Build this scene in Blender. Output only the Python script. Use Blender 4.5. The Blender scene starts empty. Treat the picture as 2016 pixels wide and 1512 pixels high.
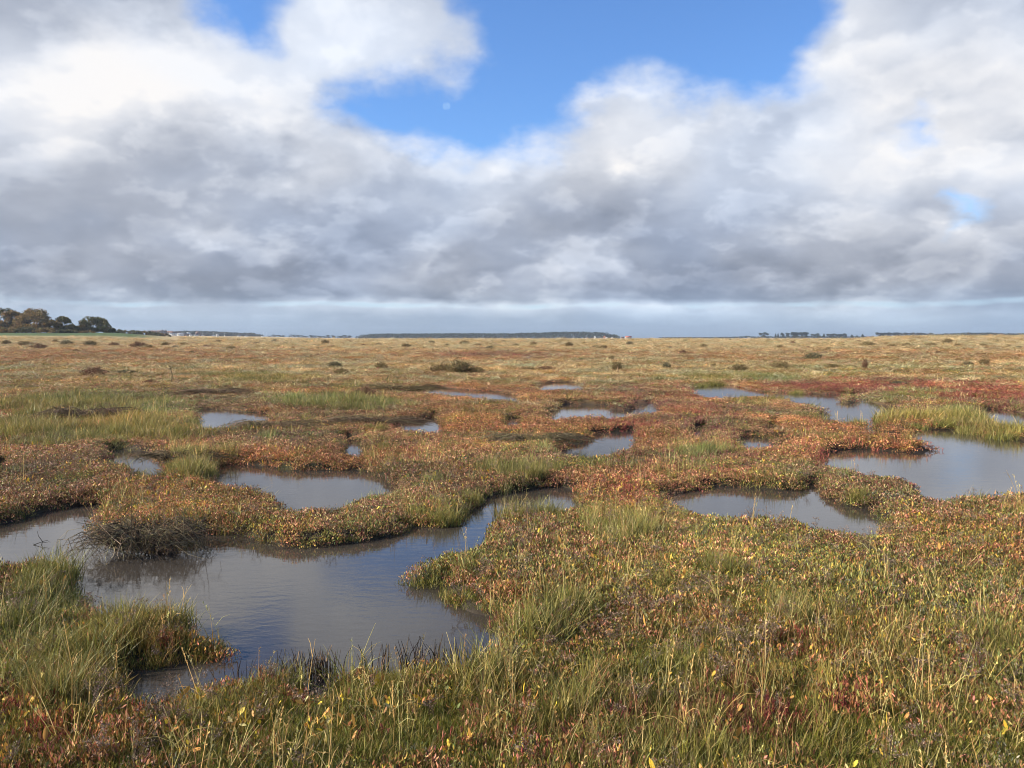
import bpy, math, random
import numpy as np

# ------------------------------------------------------------------ camera
scene = bpy.context.scene
H = 1.62                 # eye height
FPX = 1613.0             # focal length in pixels of a 2016 px wide frame
TANP = 91.0 / FPX
PITCH = math.atan(TANP)
cam_d = bpy.data.cameras.new("camera")
cam = bpy.data.objects.new("camera", cam_d)
scene.collection.objects.link(cam)
scene.camera = cam
cam_d.sensor_width = 36.0
cam_d.lens = 36.0 * FPX / 2016.0
cam_d.clip_start = 0.05
cam_d.clip_end = 20000.0
cam.location = (0, 0, H)
cam.rotation_euler = (math.pi / 2 - PITCH, 0, 0)

# ------------------------------------------------------------------ light
SUN_AZ = math.radians(-98)      # measured from +Y towards +X : left, a little behind
SUN_EL = math.radians(29)
sd = bpy.data.lights.new("sun", 'SUN')
sd.energy = 5.0
sd.angle = math.radians(0.6)
sd.color = (1.0, 0.915, 0.78)
so = bpy.data.objects.new("sun", sd)
scene.collection.objects.link(so)
from mathutils import Vector
sv = Vector((math.sin(SUN_AZ) * math.cos(SUN_EL), math.cos(SUN_AZ) * math.cos(SUN_EL), math.sin(SUN_EL)))
so.rotation_euler = sv.to_track_quat('Z', 'Y').to_euler()

scene.view_settings.view_transform = 'Standard'
scene.view_settings.look = 'None'
scene.view_settings.exposure = 0.68
scene.view_settings.gamma = 1.0
scene.cycles.filter_width = 1.05
scene.cycles.max_bounces = 5
scene.cycles.diffuse_bounces = 2
scene.cycles.glossy_bounces = 3
scene.cycles.transmission_bounces = 2
scene.cycles.transparent_max_bounces = 8
scene.cycles.volume_bounces = 0
scene.cycles.use_denoising = True
scene.cycles.denoising_prefilter = 'ACCURATE'

# ------------------------------------------------------------------ node helpers
class E:
    """tiny expression wrapper round math nodes"""
    def __init__(s, nt, sock): s.nt = nt; s.s = sock
    def _op(s, op, o=None, c=None, clamp=False):
        n = s.nt.nodes.new('ShaderNodeMath'); n.operation = op; n.use_clamp = clamp
        s.nt.links.new(s.s, n.inputs[0])
        for i, v in ((1, o), (2, c)):
            if v is None: continue
            if isinstance(v, E): s.nt.links.new(v.s, n.inputs[i])
            else: n.inputs[i].default_value = v
        return E(s.nt, n.outputs[0])
    def __add__(s, o): return s._op('ADD', o)
    def __sub__(s, o): return s._op('SUBTRACT', o)
    def __mul__(s, o): return s._op('MULTIPLY', o)
    def __truediv__(s, o): return s._op('DIVIDE', o)
    def clamp(s): return s._op('ADD', 0.0, clamp=True)
    def smooth(s, a, b):
        n = s.nt.nodes.new('ShaderNodeMapRange'); n.interpolation_type = 'SMOOTHSTEP'
        s.nt.links.new(s.s, n.inputs[0])
        n.inputs[1].default_value = a; n.inputs[2].default_value = b
        return E(s.nt, n.outputs[0])

def noise(nt, vec, scale, detail=4.0, rough=0.5, dist=0.0, col=False):
    n = nt.nodes.new('ShaderNodeTexNoise')
    n.inputs['Scale'].default_value = scale; n.inputs['Detail'].default_value = detail
    n.inputs['Roughness'].default_value = rough; n.inputs['Distortion'].default_value = dist
    if vec is not None: nt.links.new(vec, n.inputs['Vector'])
    return n.outputs[1] if col else E(nt, n.outputs[0])

def mixrgb(nt, f, a, b, mode='MIX'):
    n = nt.nodes.new('ShaderNodeMix'); n.data_type = 'RGBA'; n.blend_type = mode
    for i, v in ((0, f), (6, a), (7, b)):
        if isinstance(v, E): nt.links.new(v.s, n.inputs[i])
        elif isinstance(v, bpy.types.NodeSocket): nt.links.new(v, n.inputs[i])
        elif i == 0: n.inputs[0].default_value = v
        else: n.inputs[i].default_value = (*v, 1.0)
    return n.outputs[2]

def s2l(c):
    c = np.asarray(c, float) / 255.0
    return np.where(c <= 0.04045, c / 12.92, ((c + 0.055) / 1.055) ** 2.4)

# ------------------------------------------------------------------ pixel <-> world on a level plane
def unproj(px, py, z=0.0):
    px = np.asarray(px, float); py = np.asarray(py, float)
    a = (px - 1008) / FPX; b = (756 - py) / FPX
    cp, sp = math.cos(PITCH), math.sin(PITCH)
    dy = cp + b * sp; dz = -sp + b * cp
    t = (z - H) / dz
    return a * t, dy * t
def proj(x, y, z=0.0):
    cp, sp = math.cos(PITCH), math.sin(PITCH)
    zz = z - H
    d = y * cp - zz * sp; u = y * sp + zz * cp
    d = np.maximum(d, 1e-3)
    return 1008 + FPX * x / d, 756 - FPX * u / d

# ------------------------------------------------------------------ sky
SX = [0, 168, 336, 504, 672, 840, 1008, 1176, 1344, 1512, 1680, 1848, 2016]
SY = [-420, -230, -110, 0, 55, 110, 165, 220, 275, 330, 385, 440, 495, 550, 588, 604, 625, 665]
LUM = [
 [205,205,205,205,205,200,195,200,205,210,210,205,200],
 [200,195,185,190,215,215,205,205,210,215,215,205,200],
 [195,190,175,192,230,222,205,205,210,215,220,205,195],
 [180,180,180,212,236,205,200,200,200,210,226,196,190],
 [192,184,205,218,238,218,200,200,200,210,222,190,198],
 [203,200,230,228,238,220,200,200,200,210,212,186,204],
 [214,234,238,233,236,212,205,210,216,216,202,192,226],
 [231,236,236,231,212,192,205,218,222,208,198,216,228],
 [226,220,190,180,186,212,224,224,222,214,226,238,180],
 [192,188,180,180,194,206,216,224,216,204,242,240,238],
 [180,192,182,184,178,200,206,190,212,192,228,222,238],
 [174,182,182,194,178,190,184,162,184,196,174,188,202],
 [170,176,176,176,176,178,178,178,180,184,190,172,212],
 [160,172,158,163,161,165,172,170,162,158,166,160,162],
 [168,168,160,163,157,156,163,164,157,160,162,156,160],
 [196,204,198,214,208,214,208,210,222,206,210,200,192],
 [184,180,186,188,182,180,180,182,187,192,194,188,184],
 [164,166,163,160,158,158,158,160,164,165,166,170,170]]
GAPS = [
 [(690,258),(745,282),(800,276),(860,284),(920,278),(1000,292),(1090,316),(1108,290),(1125,240),(1180,192),(1240,198),(1290,183),(1350,182),(1420,198),(1480,200),(1540,170),(1590,140),(1575,85),(1600,50),(1630,0),(1600,-180),(1350,-330),(1050,-330),(900,-140),(880,-30),(915,30),(945,80),(935,115),(890,130),(840,142),(790,155),(745,170),(700,195),(655,225)],
 [(390,-30),(405,20),(440,55),(508,66),(525,25),(540,-40),(520,-200),(420,-320),(250,-250),(330,-120)],
 [(1765,252),(1780,240),(1800,246),(1790,262),(1772,264)],
 [(1868,425),(1885,412),(1905,420),(1890,440),(1872,438)]]
def poly_sdf(P, x, y):
    """signed distance (negative inside) of points to closed polygon P (n,2)"""
    P = np.asarray(P, float); Q = np.roll(P, -1, 0)
    out = np.full(x.shape, 1e18); ins = np.zeros(x.shape, bool)
    for (ax, ay), (bx, by) in zip(P, Q):
        ex, ey = bx - ax, by - ay
        t = np.clip(((x - ax) * ex + (y - ay) * ey) / (ex * ex + ey * ey + 1e-18), 0, 1)
        dx = x - ax - t * ex; dy = y - ay - t * ey
        np.minimum(out, dx * dx + dy * dy, out=out)
        c = ((ay > y) != (by > y)) & (x < ex * (y - ay) / (ey if abs(ey) > 1e-12 else 1e-12) + ax)
        ins ^= c
    d = np.sqrt(out)
    return np.where(ins, -d, d)

def build_world():
    w = bpy.data.worlds.new("World"); scene.world = w; w.use_nodes = True
    nt = w.node_tree; nt.nodes.clear()
    tc = nt.nodes.new('ShaderNodeTexCoord')
    gen = tc.outputs['Generated']
    sep = nt.nodes.new('ShaderNodeSeparateXYZ'); nt.links.new(gen, sep.inputs[0])
    dx, dy, dz = (E(nt, sep.outputs[i]) for i in range(3))
    # perspective-like coordinates of the cloud deck
    den = dz._op('MAXIMUM', 0.0) + 0.46
    cv = nt.nodes.new('ShaderNodeCombineXYZ')
    nt.links.new((dx / den).s, cv.inputs[0]); nt.links.new((dy / den).s, cv.inputs[1])
    P = cv.outputs[0]
    # warp
    wn = noise(nt, P, 4.5, 5, 0.55, 0, col=True)
    ws = nt.nodes.new('ShaderNodeSeparateXYZ'); nt.links.new(wn, ws.inputs[0])
    wx = (E(nt, ws.outputs[0]) - 0.5); wz = (E(nt, ws.outputs[1]) - 0.5)
    lowf = dz.smooth(0.0, 0.25)
    az = dx._op('ARCTAN2', dy) + wx * 0.17
    el = dz._op('ARCSINE') + wz * (lowf * 0.11 + 0.019)
    A0 = math.radians(38)
    u = (az + A0) / (2 * A0)
    dyr = dy
    # rows
    sxa = np.array(SX, float); lum = np.array(LUM, float)
    def tab(px, py):
        xi = np.clip((px - sxa[0]) / 168.0, 0, 11.999); x0 = int(xi); fx = xi - x0
        yi = np.interp(py, SY, np.arange(len(SY))); y0 = min(int(yi), len(SY) - 2); fy = yi - y0
        return ((lum[y0, x0] * (1 - fx) + lum[y0, x0 + 1] * fx) * (1 - fy) + (lum[y0 + 1, x0] * (1 - fx) + lum[y0 + 1, x0 + 1] * fx) * fy)
    rows_y = [-420, -230, -110, -40, 0, 40, 80, 120, 160, 200, 240, 280, 320, 385, 440, 495, 550, 588, 604, 625, 665]
    els = sorted(math.atan((756 - yy) / FPX) - PITCH for yy in rows_y)
    tot_c = None
    N = 32
    cols = []
    for j, e in enumerate(els):
        r = nt.nodes.new('ShaderNodeValToRGB'); cr = r.color_ramp
        cr.interpolation = 'LINEAR'
        pts = []
        for i in range(N):
            a = -A0 + 2 * A0 * i / (N - 1)
            d = np.array([math.sin(a) * math.cos(e), math.cos(a) * math.cos(e), math.sin(e)])
            px, py = proj(d[0] * 1e4, d[1] * 1e4, H + d[2] * 1e4)
            L = tab(float(px), float(py)) / 255.0
            s = min(float(poly_sdf(G, np.array([float(px)]), np.array([float(py)]))[0]) for G in GAPS)
            D = 0.5 + np.clip(s / 220.0, -0.5, 0.5)
            pts.append((i / (N - 1), (float(D), float(L), 0, 1)))
        while len(cr.elements) < N: cr.elements.new(0.5)
        for el_, (p, c) in zip(cr.elements, pts): el_.position = p; el_.color = c
        for k, (p, c) in enumerate(pts): cr.elements[k].position = p; cr.elements[k].color = c
        nt.links.new(u.s, r.inputs[0])
        cols.append(r.outputs[0])
    acc = cols[0]
    for j in range(1, len(els)):
        t = nt.nodes.new('ShaderNodeMapRange')
        nt.links.new(el.s, t.inputs[0]); t.inputs[1].default_value = els[j - 1]; t.inputs[2].default_value = els[j]
        acc = mixrgb(nt, E(nt, t.outputs[0]), acc, cols[j])
    sc = nt.nodes.new('ShaderNodeSeparateColor'); nt.links.new(acc, sc.inputs[0])
    D = E(nt, sc.outputs[0]); L = E(nt, sc.outputs[1])
    # outside of the seen quarter: broken cloud from noise, darkened to cut fill light
    big = noise(nt, P, 1.6, 3, 0.5)
    side = dy.smooth(0.62, 0.45)._op('MAXIMUM', dz.smooth(0.5, 0.68))
    D = D * (side * -1 + 1) + ((big - 0.52) * 2.5 + 0.5) * side
    L = L * (side * -1 + 1) + ((big * -0.5) + 0.78) * side
    # density detail
    n1 = noise(nt, P, 7.0, 7, 0.56)
    n2 = noise(nt, P, 24.0, 5, 0.6)
    dens = (D - 0.5) * 2.6 + (n1 - 0.5) * 1.25 + (n2 - 0.5) * 0.16
    alpha = dens.smooth(-0.38, 0.62)
    # brightness detail: puffs lit on their tops and on the sunny side
    wv = nt.nodes.new('ShaderNodeVectorMath'); wv.operation = 'MULTIPLY_ADD'
    nt.links.new(noise(nt, P, 9.0, 3, 0.5, 0, col=True), wv.inputs[0]); wv.inputs[1].default_value = (0.10, 0.10, 0); nt.links.new(P, wv.inputs[2])
    mp = nt.nodes.new('ShaderNodeVectorMath'); mp.operation = 'MULTIPLY_ADD'
    nt.links.new(wv.outputs[0], mp.inputs[0]); mp.inputs[1].default_value = (0.962, 0.962, 1); mp.inputs[2].default_value = (-0.022, 0, 0)
    def puffs(vec):
        v = nt.nodes.new('ShaderNodeTexVoronoi'); v.voronoi_dimensions = '2D'; v.feature = 'SMOOTH_F1'
        v.inputs['Scale'].default_value = 3.8; v.inputs['Detail'].default_value = 3.0; v.inputs['Roughness'].default_value = 0.5; v.inputs['Smoothness'].default_value = 0.6
        nt.links.new(vec, v.inputs['Vector'])
        return E(nt, v.outputs['Distance'])
    v1 = puffs(wv.outputs[0]); v2 = puffs(mp.outputs[0])
    b1 = noise(nt, P, 2.6, 7, 0.6)
    # cloud lobes: a sharp sunlit rim on the upper side that fades into a shaded body
    def lobes(scale, off, lo=0.50):
        a = nt.nodes.new('ShaderNodeVectorMath'); a.operation = 'MULTIPLY_ADD'
        nt.links.new(P, a.inputs[0]); a.inputs[1].default_value = (1, 1, 1); a.inputs[2].default_value = (off, off * .7, 0)
        b = nt.nodes.new('ShaderNodeVectorMath'); b.operation = 'MULTIPLY_ADD'
        k = 1 - 0.10 / scale * 2.2
        nt.links.new(P, b.inputs[0]); b.inputs[1].default_value = (k, k, 1); b.inputs[2].default_value = (off - .16 / scale, off * .7, 0)
        h1 = noise(nt, a.outputs[0], scale, 6, 0.52, 0.1); h2 = noise(nt, b.outputs[0], scale, 6, 0.52, 0.1)
        facing = (h1 - h2).smooth(-0.03, 0.09)
        rim = h1.smooth(lo - .04, lo + .05)
        body = h1.smooth(lo + .02, lo + .26) * -0.9 + 1
        return rim * body * (facing * 1.0 + 0.15) - 0.28
    relief = (v2 - v1) * 0.12 + (b1 - 0.5) * 0.16 + (n2 - 0.5) * 0.03 + lobes(2.6, 1.3) * 0.12 + lobes(6.0, 4.1, .50) * 0.065
    calm = dz.smooth(0.004, 0.06)
    L2 = L + 0.032 + (L - 0.78) * 0.12 + relief * (calm * 0.85 + 0.08) + (alpha * -1 + 1) * 0.02
    # thin bright gap under the flat base of the far cloud deck
    gapn = noise(nt, P, 5.0, 3, 0.5).smooth(0.38, 0.62)
    ew = dz + (wz * 0.016) + (gapn - 0.5) * 0.002
    strip = ew.smooth(0.0340, 0.0385) * ew.smooth(0.0430, 0.0395) * gapn
    L2 = L2 + strip * 0.10
    # luminance (sRGB-like) -> colour
    ramp = nt.nodes.new('ShaderNodeValToRGB'); cr = ramp.color_ramp
    stops = [(0.45, (112, 122, 142)), (0.60, (146, 155, 172)), (0.72, (178, 186, 202)), (0.84, (212, 218, 230)), (0.93, (236, 239, 246)), (1.0, (251, 251, 253))]
    while len(cr.elements) < len(stops): cr.elements.new(0.5)
    for el_, (p, c) in zip(cr.elements, stops): el_.position = p
    for k, (p, c) in enumerate(stops): cr.elements[k].position = p; cr.elements[k].color = (*s2l(c), 1)
    nt.links.new(L2.s, ramp.inputs[0])
    tn = noise(nt, P, 1.9, 3, 0.5).smooth(0.35, 0.65)
    cc0 = mixrgb(nt, 1.0, ramp.outputs[0], mixrgb(nt, tn, (0.93, 0.985, 1.06), (1.02, 1.0, 0.975)), 'MULTIPLY')
    # near the horizon the cloud is seen through blue air
    hz = dz.smooth(0.075, 0.0) * 0.75
    cc = mixrgb(nt, hz, cc0, mixrgb(nt, 1.0, ramp.outputs[0], (0.80, 1.0, 1.13), 'MULTIPLY'))
    # clear sky
    sky = nt.nodes.new('ShaderNodeTexSky'); sky.sky_type = 'NISHITA'; sky.sun_disc = False
    sky.sun_elevation = SUN_EL; sky.sun_rotation = SUN_AZ
    sky.air_density = 1.0; sky.dust_density = 0.5; sky.ozone_density = 2.0
    K = 0.1
    skyc = mixrgb(nt, 1.0, sky.outputs[0], SKYTINT, 'MULTIPLY')
    inv = 1.0 / K
    ccs = mixrgb(nt, 1.0, cc, (inv, inv, inv), 'MULTIPLY')
    for nd in nt.nodes:
        if nd.type == 'MIX': nd.clamp_result = False
    fin = mixrgb(nt, alpha, skyc, mixrgb(nt, strip * 0.6, ccs, (4.6, 6.9, 8.6)))
    bg = nt.nodes.new('ShaderNodeBackground'); bg.inputs[1].default_value = K * 0.624
    nt.links.new(fin, bg.inputs[0])
    out = nt.nodes.new('ShaderNodeOutputWorld'); nt.links.new(bg.outputs[0], out.inputs[0])
SKYTINT = (1.12, 1.55, 2.15)
build_world()

# ------------------------------------------------------------------ numpy noise
_rng0 = np.random.RandomState(7)
_tab = _rng0.rand(256, 256).astype(np.float32)
def vnoise(x, y, seed=0):
    x = x + seed * 17.31; y = y + seed * 9.77
    xi = np.floor(x).astype(int); yi = np.floor(y).astype(int)
    fx = x - xi; fy = y - yi
    fx = fx * fx * (3 - 2 * fx); fy = fy * fy * (3 - 2 * fy)
    a = _tab[xi & 255, yi & 255]; b = _tab[(xi + 1) & 255, yi & 255]
    c = _tab[xi & 255, (yi + 1) & 255]; d = _tab[(xi + 1) & 255, (yi + 1) & 255]
    return (a * (1 - fx) + b * fx) * (1 - fy) + (c * (1 - fx) + d * fx) * fy
def fbm(x, y, seed=0, oct=4):
    s = 0; a = 0.5; t = 0
    for i in range(oct):
        s = s + a * vnoise(x, y, seed + i * 3); t += a; a *= 0.5; x = x * 2.03 + 5.1; y = y * 2.03 + 1.7
    return s / t - 0.5          # about -0.4..0.4

# ------------------------------------------------------------------ pools (outlines of the waterline)
WZ = -0.055                     # water level
CZ = 0.055                      # mean height of the plant cover round the pools
POOLS = [
 # near pool with its arms
 [(-260,1075),(-120,1058),(0,1036),(36,1023),(73,1012),(110,1003),(153,997),(195,995),(190,1004),(175,1015),(158,1034),(172,1046),(205,1050),(260,1060),(320,1062),(376,1057),(420,1052),(475,1058),(522,1069),(560,1077),(620,1079),(680,1072),(720,1066),(748,1060),(789,1049),(803,1037),(845,1038),(900,1030),(925,1016),(939,999),(956,984),(998,978),(1025,969),(1053,962),(1109,964),(1134,972),(1133,990),(1095,992),(1060,988),(1025,984),(990,985),(965,996),(955,1018),(950,1045),(925,1060),(900,1077),(870,1085),(845,1098),(812,1105),(800,1120),(793,1134),(803,1148),(831,1155),(870,1157),(878,1176),(892,1190),(914,1207),(942,1215),(970,1221),(982,1234),(964,1244),(953,1262),(950,1295),(914,1290),(872,1286),(844,1284),(789,1288),(747,1295),(690,1288),(672,1306),(655,1335),(640,1344),(612,1344),(600,1318),(567,1306),(539,1304),(511,1304),(475,1320),(430,1327),(383,1338),(350,1350),(310,1357),(274,1366),(242,1356),(240,1330),(255,1320),(310,1313),(365,1308),(430,1306),(468,1290),(473,1262),(440,1238),(401,1231),(383,1222),(374,1203),(350,1190),(300,1192),(255,1196),(204,1192),(172,1185),(168,1170),(160,1131),(140,1110),(102,1098),(73,1104),(36,1106),(0,1113),(-150,1130),(-300,1120)],
 [(900,1035),(918,1012),(940,992),(975,974),(1000,972),(1060,960),(1120,962),(1140,980),(1100,1000),(1040,998),(1000,1004),(975,1020),(965,1045),(935,1066),(900,1072)],
 [(431,950),(420,945),(426,920),(446,913),(506,916),(551,923),(600,926),(660,925),(719,927),(743,938),(761,949),(787,957),(765,968),(719,971),(698,980),(665,999),(630,1001),(596,998),(557,1003),(557,987),(545,972),(521,960),(476,957)],
 [(206,890),(235,884),(268,889),(300,892),(314,906),(325,930),(292,936),(258,932),(268,920),(258,912),(218,908)],
 [(388,808),(438,806),(476,811),(510,812),(540,818),(486,830),(446,834),(396,832)],
 [(677,862),(701,867),(719,877),(722,886),(698,884),(682,876)],
 [(776,826),(822,828),(853,819),(871,831),(873,843),(826,844),(793,836)],
 [(820,765),(868,763),(927,768),(969,770),(1017,778),(1042,784),(1003,783),(972,782),(898,774),(853,770)],
 [(1056,758),(1091,753),(1136,753),(1151,758),(1145,763),(1076,763)],
 [(1073,817),(1090,808),(1106,797),(1150,796),(1200,797),(1253,796),(1301,798),(1289,806),(1240,807),(1224,813),(1195,816),(1136,815),(1106,819)],
 [(1088,871),(1120,872),(1156,871),(1168,855),(1200,851),(1245,849),(1258,858),(1224,873),(1195,881),(1165,886),(1130,885),(1106,878)],
 [(990,826),(1028,822),(1026,829),(998,831)],
 [(1357,845),(1375,840),(1392,838),(1389,843),(1370,848)],
 [(1511,833),(1529,829),(1527,835),(1513,836)],
 [(1450,864),(1475,859),(1516,863),(1558,866),(1524,871),(1475,873)],
 [(1302,977),(1362,967),(1410,959),(1483,961),(1544,966),(1589,961),(1607,952),(1617,967),(1637,987),(1665,997),(1718,1003),(1734,1024),(1740,1036),(1714,1048),(1686,1041),(1605,1033),(1572,1021),(1503,1019),(1443,1016),(1378,1010),(1352,992),(1318,984)],
 # big pool at the right
 [(1354,763),(1382,759),(1443,758),(1463,764),(1500,770),(1544,773),(1585,775),(1640,777),(1698,778),(1704,786),(1726,795),(1747,799),(1787,803),(1790,808),(1740,807),(1720,815),(1720,834),(1799,843),(1888,847),(1937,857),(2016,868),(2200,885),(2500,890),(2500,1000),(2200,968),(2016,957),(1949,959),(1888,965),(1864,968),(1832,966),(1803,948),(1799,935),(1787,927),(1726,923),(1686,915),(1645,905),(1618,898),(1637,888),(1686,884),(1747,888),(1827,891),(1842,876),(1836,862),(1807,854),(1790,846),(1750,842),(1706,840),(1702,826),(1666,821),(1629,817),(1612,815),(1639,806),(1634,796),(1605,793),(1564,787),(1544,778),(1483,776),(1423,779),(1382,775)],
 [(1923,808),(1950,806),(1985,807),(2010,813),(2080,822),(2080,832),(2014,828),(1981,830),(1945,818)],
 [(1028,701),(1040,699),(1053,701),(1040,704)],
 [(1276,778),(1287,776),(1291,779),(1281,782)],
 [(0,912),(14,910),(16,916),(0,920),(-20,918)],
]
ISLETS = [[(1653,783),(1663,779),(1680,779),(1692,782),(1680,787),(1660,787)],
          [(1196,798),(1220,794),(1250,795),(1256,798),(1230,800)]]
def smooth_poly(p, k=4):
    p = np.array(p, float); n = len(p); out = []
    for i in range(n):
        p0, p1, p2, p3 = p[i - 1], p[i], p[(i + 1) % n], p[(i + 2) % n]
        for t in np.linspace(0, 1, k, endpoint=False):
            out.append(0.5 * ((2 * p1) + (-p0 + p2) * t + (2 * p0 - 5 * p1 + 4 * p2 - p3) * t * t + (-p0 + 3 * p1 - 3 * p2 + p3) * t ** 3))
    return np.array(out)
POLYS = []
for p in POOLS:
    s = smooth_poly(p, 3)
    for z in ((WZ, WZ + (CZ - WZ) * 0.5, CZ) if s[:, 1].mean() > 880 else (WZ, .03, .09, .13)):
        # the same outline lowered to the water and raised to the plant tops; the basin is their union
        x, y = unproj(s[:, 0], s[:, 1], z)
        POLYS.append(np.stack([x, y], 1))
IPOLYS = []
for p in ISLETS:
    s = smooth_poly(p, 3); x, y = unproj(s[:, 0], s[:, 1], 0.03)
    IPOLYS.append(np.stack([x, y], 1))
def pool_sdf(x, y, reach=0.6):
    """distance to open water, negative inside a pool; capped at +reach"""
    out = np.full(x.shape, reach)
    for P in POLYS:
        lo = P.min(0) - reach; hi = P.max(0) + reach
        m = (x > lo[0]) & (x < hi[0]) & (y > lo[1]) & (y < hi[1])
        if m.any():
            out[m] = np.minimum(out[m], poly_sdf(P, x[m], y[m]))
    for P in IPOLYS:
        lo = P.min(0) - 0.5; hi = P.max(0) + 0.5
        m = (x > lo[0]) & (x < hi[0]) & (y > lo[1]) & (y < hi[1])
        if m.any():
            out[m] = np.maximum(out[m], -poly_sdf(P, x[m], y[m]))
    # ragged edge
    return out + fbm(x * 3.1, y * 3.1, 5, 4) * 0.10
def sstep(a, b, x):
    t = np.clip((x - a) / (b - a), 0, 1); return t * t * (3 - 2 * t)
def relief(x, y):
    r = np.hypot(x, y); az = np.degrees(np.arctan2(x, y))
    h = 0.02 + fbm(x * 0.9, y * 0.9, 2, 4) * 0.07 + fbm(x * 0.15, y * 0.15, 9, 3) * 0.06
    h = np.maximum(h, -0.02)
    far = sstep(70, 220, r)
    h = h + far * (fbm(x * 0.035, y * 0.035, 4, 3) * 0.9 + 0.15)
    # rising green field under the oaks on the left, low dune on the right
    h = h + sstep(230, 345, r) * sstep(-20.5, -26.5, az) * 2.6 + sstep(-15, -21, az) * sstep(260, 420, r) * 0.9
    h = h + sstep(300, 520, r) * sstep(21.5, 26.0, az) * 2.0
    h = h + sstep(900, 1300, r) * sstep(-10, -18, az) * 3.0
    return h
def ground_z(x, y, sdf=None):
    if sdf is None: sdf = pool_sdf(x, y)
    h = relief(x, y)
    bank = sstep(0.0, 0.16, sdf)
    inside = WZ - 0.012 - 0.16 * sstep(0.0, 0.8, -sdf)
    return np.where(sdf < 0, inside, (WZ - 0.012) * (1 - bank) + h * bank)

# ------------------------------------------------------------------ vegetation belts
def blob(X, Y, cx, cy, rx, ry):
    q = ((X - cx) / rx) ** 2 + ((Y - cy) / ry) ** 2
    return np.exp(-q ** 1.5)
BY = np.array([660, 672, 684, 694, 705, 722, 745, 790, 850, 950, 1050, 1150, 1250, 1350, 1512], float)
BELT = {  # weights by the photograph's row of a point of the level marsh
 'rust':  [0.05, 0.03, 0.10, 0.60, 0.75, 0.25, 0.50, 0.70, 0.80, 0.80, 0.52, 0.34, 0.15, 0.11, 0.12],
 'olive': [0.1, 0.04, 0.05, 0.10, 0.15, 0.30, 0.28, 0.22, 0.20, 0.28, 0.46, 0.42, 0.26, 0.17, 0.16],
 'short': [0.0, 0.00, 0.00, 0.00, 0.01, 0.04, 0.03, 0.02, 0.03, 0.04, 0.12, 0.34, 0.75, 0.95, 1.00],
 'tall':  [0.0, 0.00, 0.00, 0.01, 0.02, 0.04, 0.03, 0.02, 0.02, 0.02, 0.03, 0.05, 0.09, 0.12, 0.14],
 'glass': [0.0, 0.00, 0.00, 0.02, 0.03, 0.02, 0.02, 0.05, 0.06, 0.04, 0.03, 0.02, 0.02, 0.03, 0.05],
 'tan':   [1.0, 1.00, 1.20, 0.45, 0.22, 0.60, 0.28, 0.06, 0.00, 0.00, 0.00, 0.00, 0.00, 0.00, 0.00],
}
BLOBS = {
 'glass': [(1330,830,130,26,1.6),(1300,790,90,14,1.0),(1480,895,170,24,1.6),(1690,757,150,9,18),(1850,765,190,9,18),(1960,778,110,9,8),(2016,800,80,14,1.5),(1290,770,120,14,1.0),(950,700,110,5,1.5),
           (1420,960,100,14,.5),(1250,860,60,14,.7),(1400,930,90,16,.8),(60,1490,110,70,.45),(250,1420,120,30,.30),(1470,1430,200,40,.30),(1230,980,40,24,.5),(480,1010,60,14,.3),(120,1440,160,60,.35)],
 'tall':  [(100,799,190,12,4),(120,852,230,22,2.6),(300,838,110,22,2.6),(640,794,105,10,5),(1860,826,150,10,4),(1990,840,90,10,4),(390,915,45,24,.9),(500,744,90,7,4),
           (1400,892,70,14,1.4),(1240,1045,70,26,.8),(1050,1005,70,20,.9),(1110,1215,90,36,.7),(130,1150,50,60,1.8),(70,1250,150,90,.9),(280,1220,110,22,.6),(860,1000,70,20,.8),(1040,940,60,18,.9),
           (1560,790,60,8,.6),(1800,773,80,6,.8),(1450,742,110,6,.8),(1020,1290,90,30,.4),(1350,1130,120,60,.12),(1650,1180,120,70,.12),(650,760,60,5,.5),(1500,1480,300,40,.15)],
 'short': [(60,1300,160,90,2.5),(130,1200,140,60,2.0),(640,1420,300,70,.5),(1250,1200,160,70,.4),(330,1280,120,40,.5),(800,1440,300,60,.5),(1440,828,40,9,1.5)],
 'olive': [(260,760,260,18,.6),(1700,730,300,10,.5),(900,1010,120,40,.4),(1700,1130,260,90,.35),(1250,1100,200,60,.4),(1950,1050,120,60,.4)],
 'rust':  [(250,700,300,14,1.6),(380,775,120,14,.8),(100,960,160,40,.6),(620,900,200,30,.4),(900,860,200,30,.3),(560,1030,160,30,.4),(1900,1000,120,40,.5),(1250,700,240,8,.3),(150,1470,140,50,.3)],
 'tan':   [(1250,704,70,5,1.2),(1850,675,260,9,.8),(700,742,120,5,.3),(1550,745,80,7,.3)],
}
KINDS = ['rust', 'olive', 'short', 'tall', 'glass', 'tan']
def weights(x, y):
    X, Y = proj(x, y, 0.0)
    nx = fbm(x * 0.5, y * 0.5, 31, 3) * 120; ny = fbm(x * 0.5, y * 0.5, 47, 3)
    Xn = X + nx; Yn = Y + ny * (Y - 665) * 0.22 * sstep(690, 760, Y) + fbm(x * 0.012, y * 0.012, 77, 3) * 10
    W = []
    for i, k in enumerate(KINDS):
        w = np.interp(Yn, BY, BELT[k])
        for (cx, cy, rx, ry, a) in BLOBS.get(k, []):
            w = w + a * blob(Xn, Yn, cx, cy, rx, ry)
        f1 = fbm(x * 1.3, y * 1.3, 60 + i * 7, 3); f2 = fbm(x * 0.11, y * 0.11, 160 + i * 7, 3)
        w = w * np.exp(4.2 * f1 + 2.2 * f2)
        W.append(w)
    W = np.array(W)
    W[3] *= 0.5 + 1.2 * sstep(.02, .16, fbm(x * 1.9, y * 1.9, 222, 2)) * sstep(900, 1050, Y) + .9 * sstep(1050, 900, Y)
    # the big red glasswort sheets crowd out the rest
    return W / W.sum(0)
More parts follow.
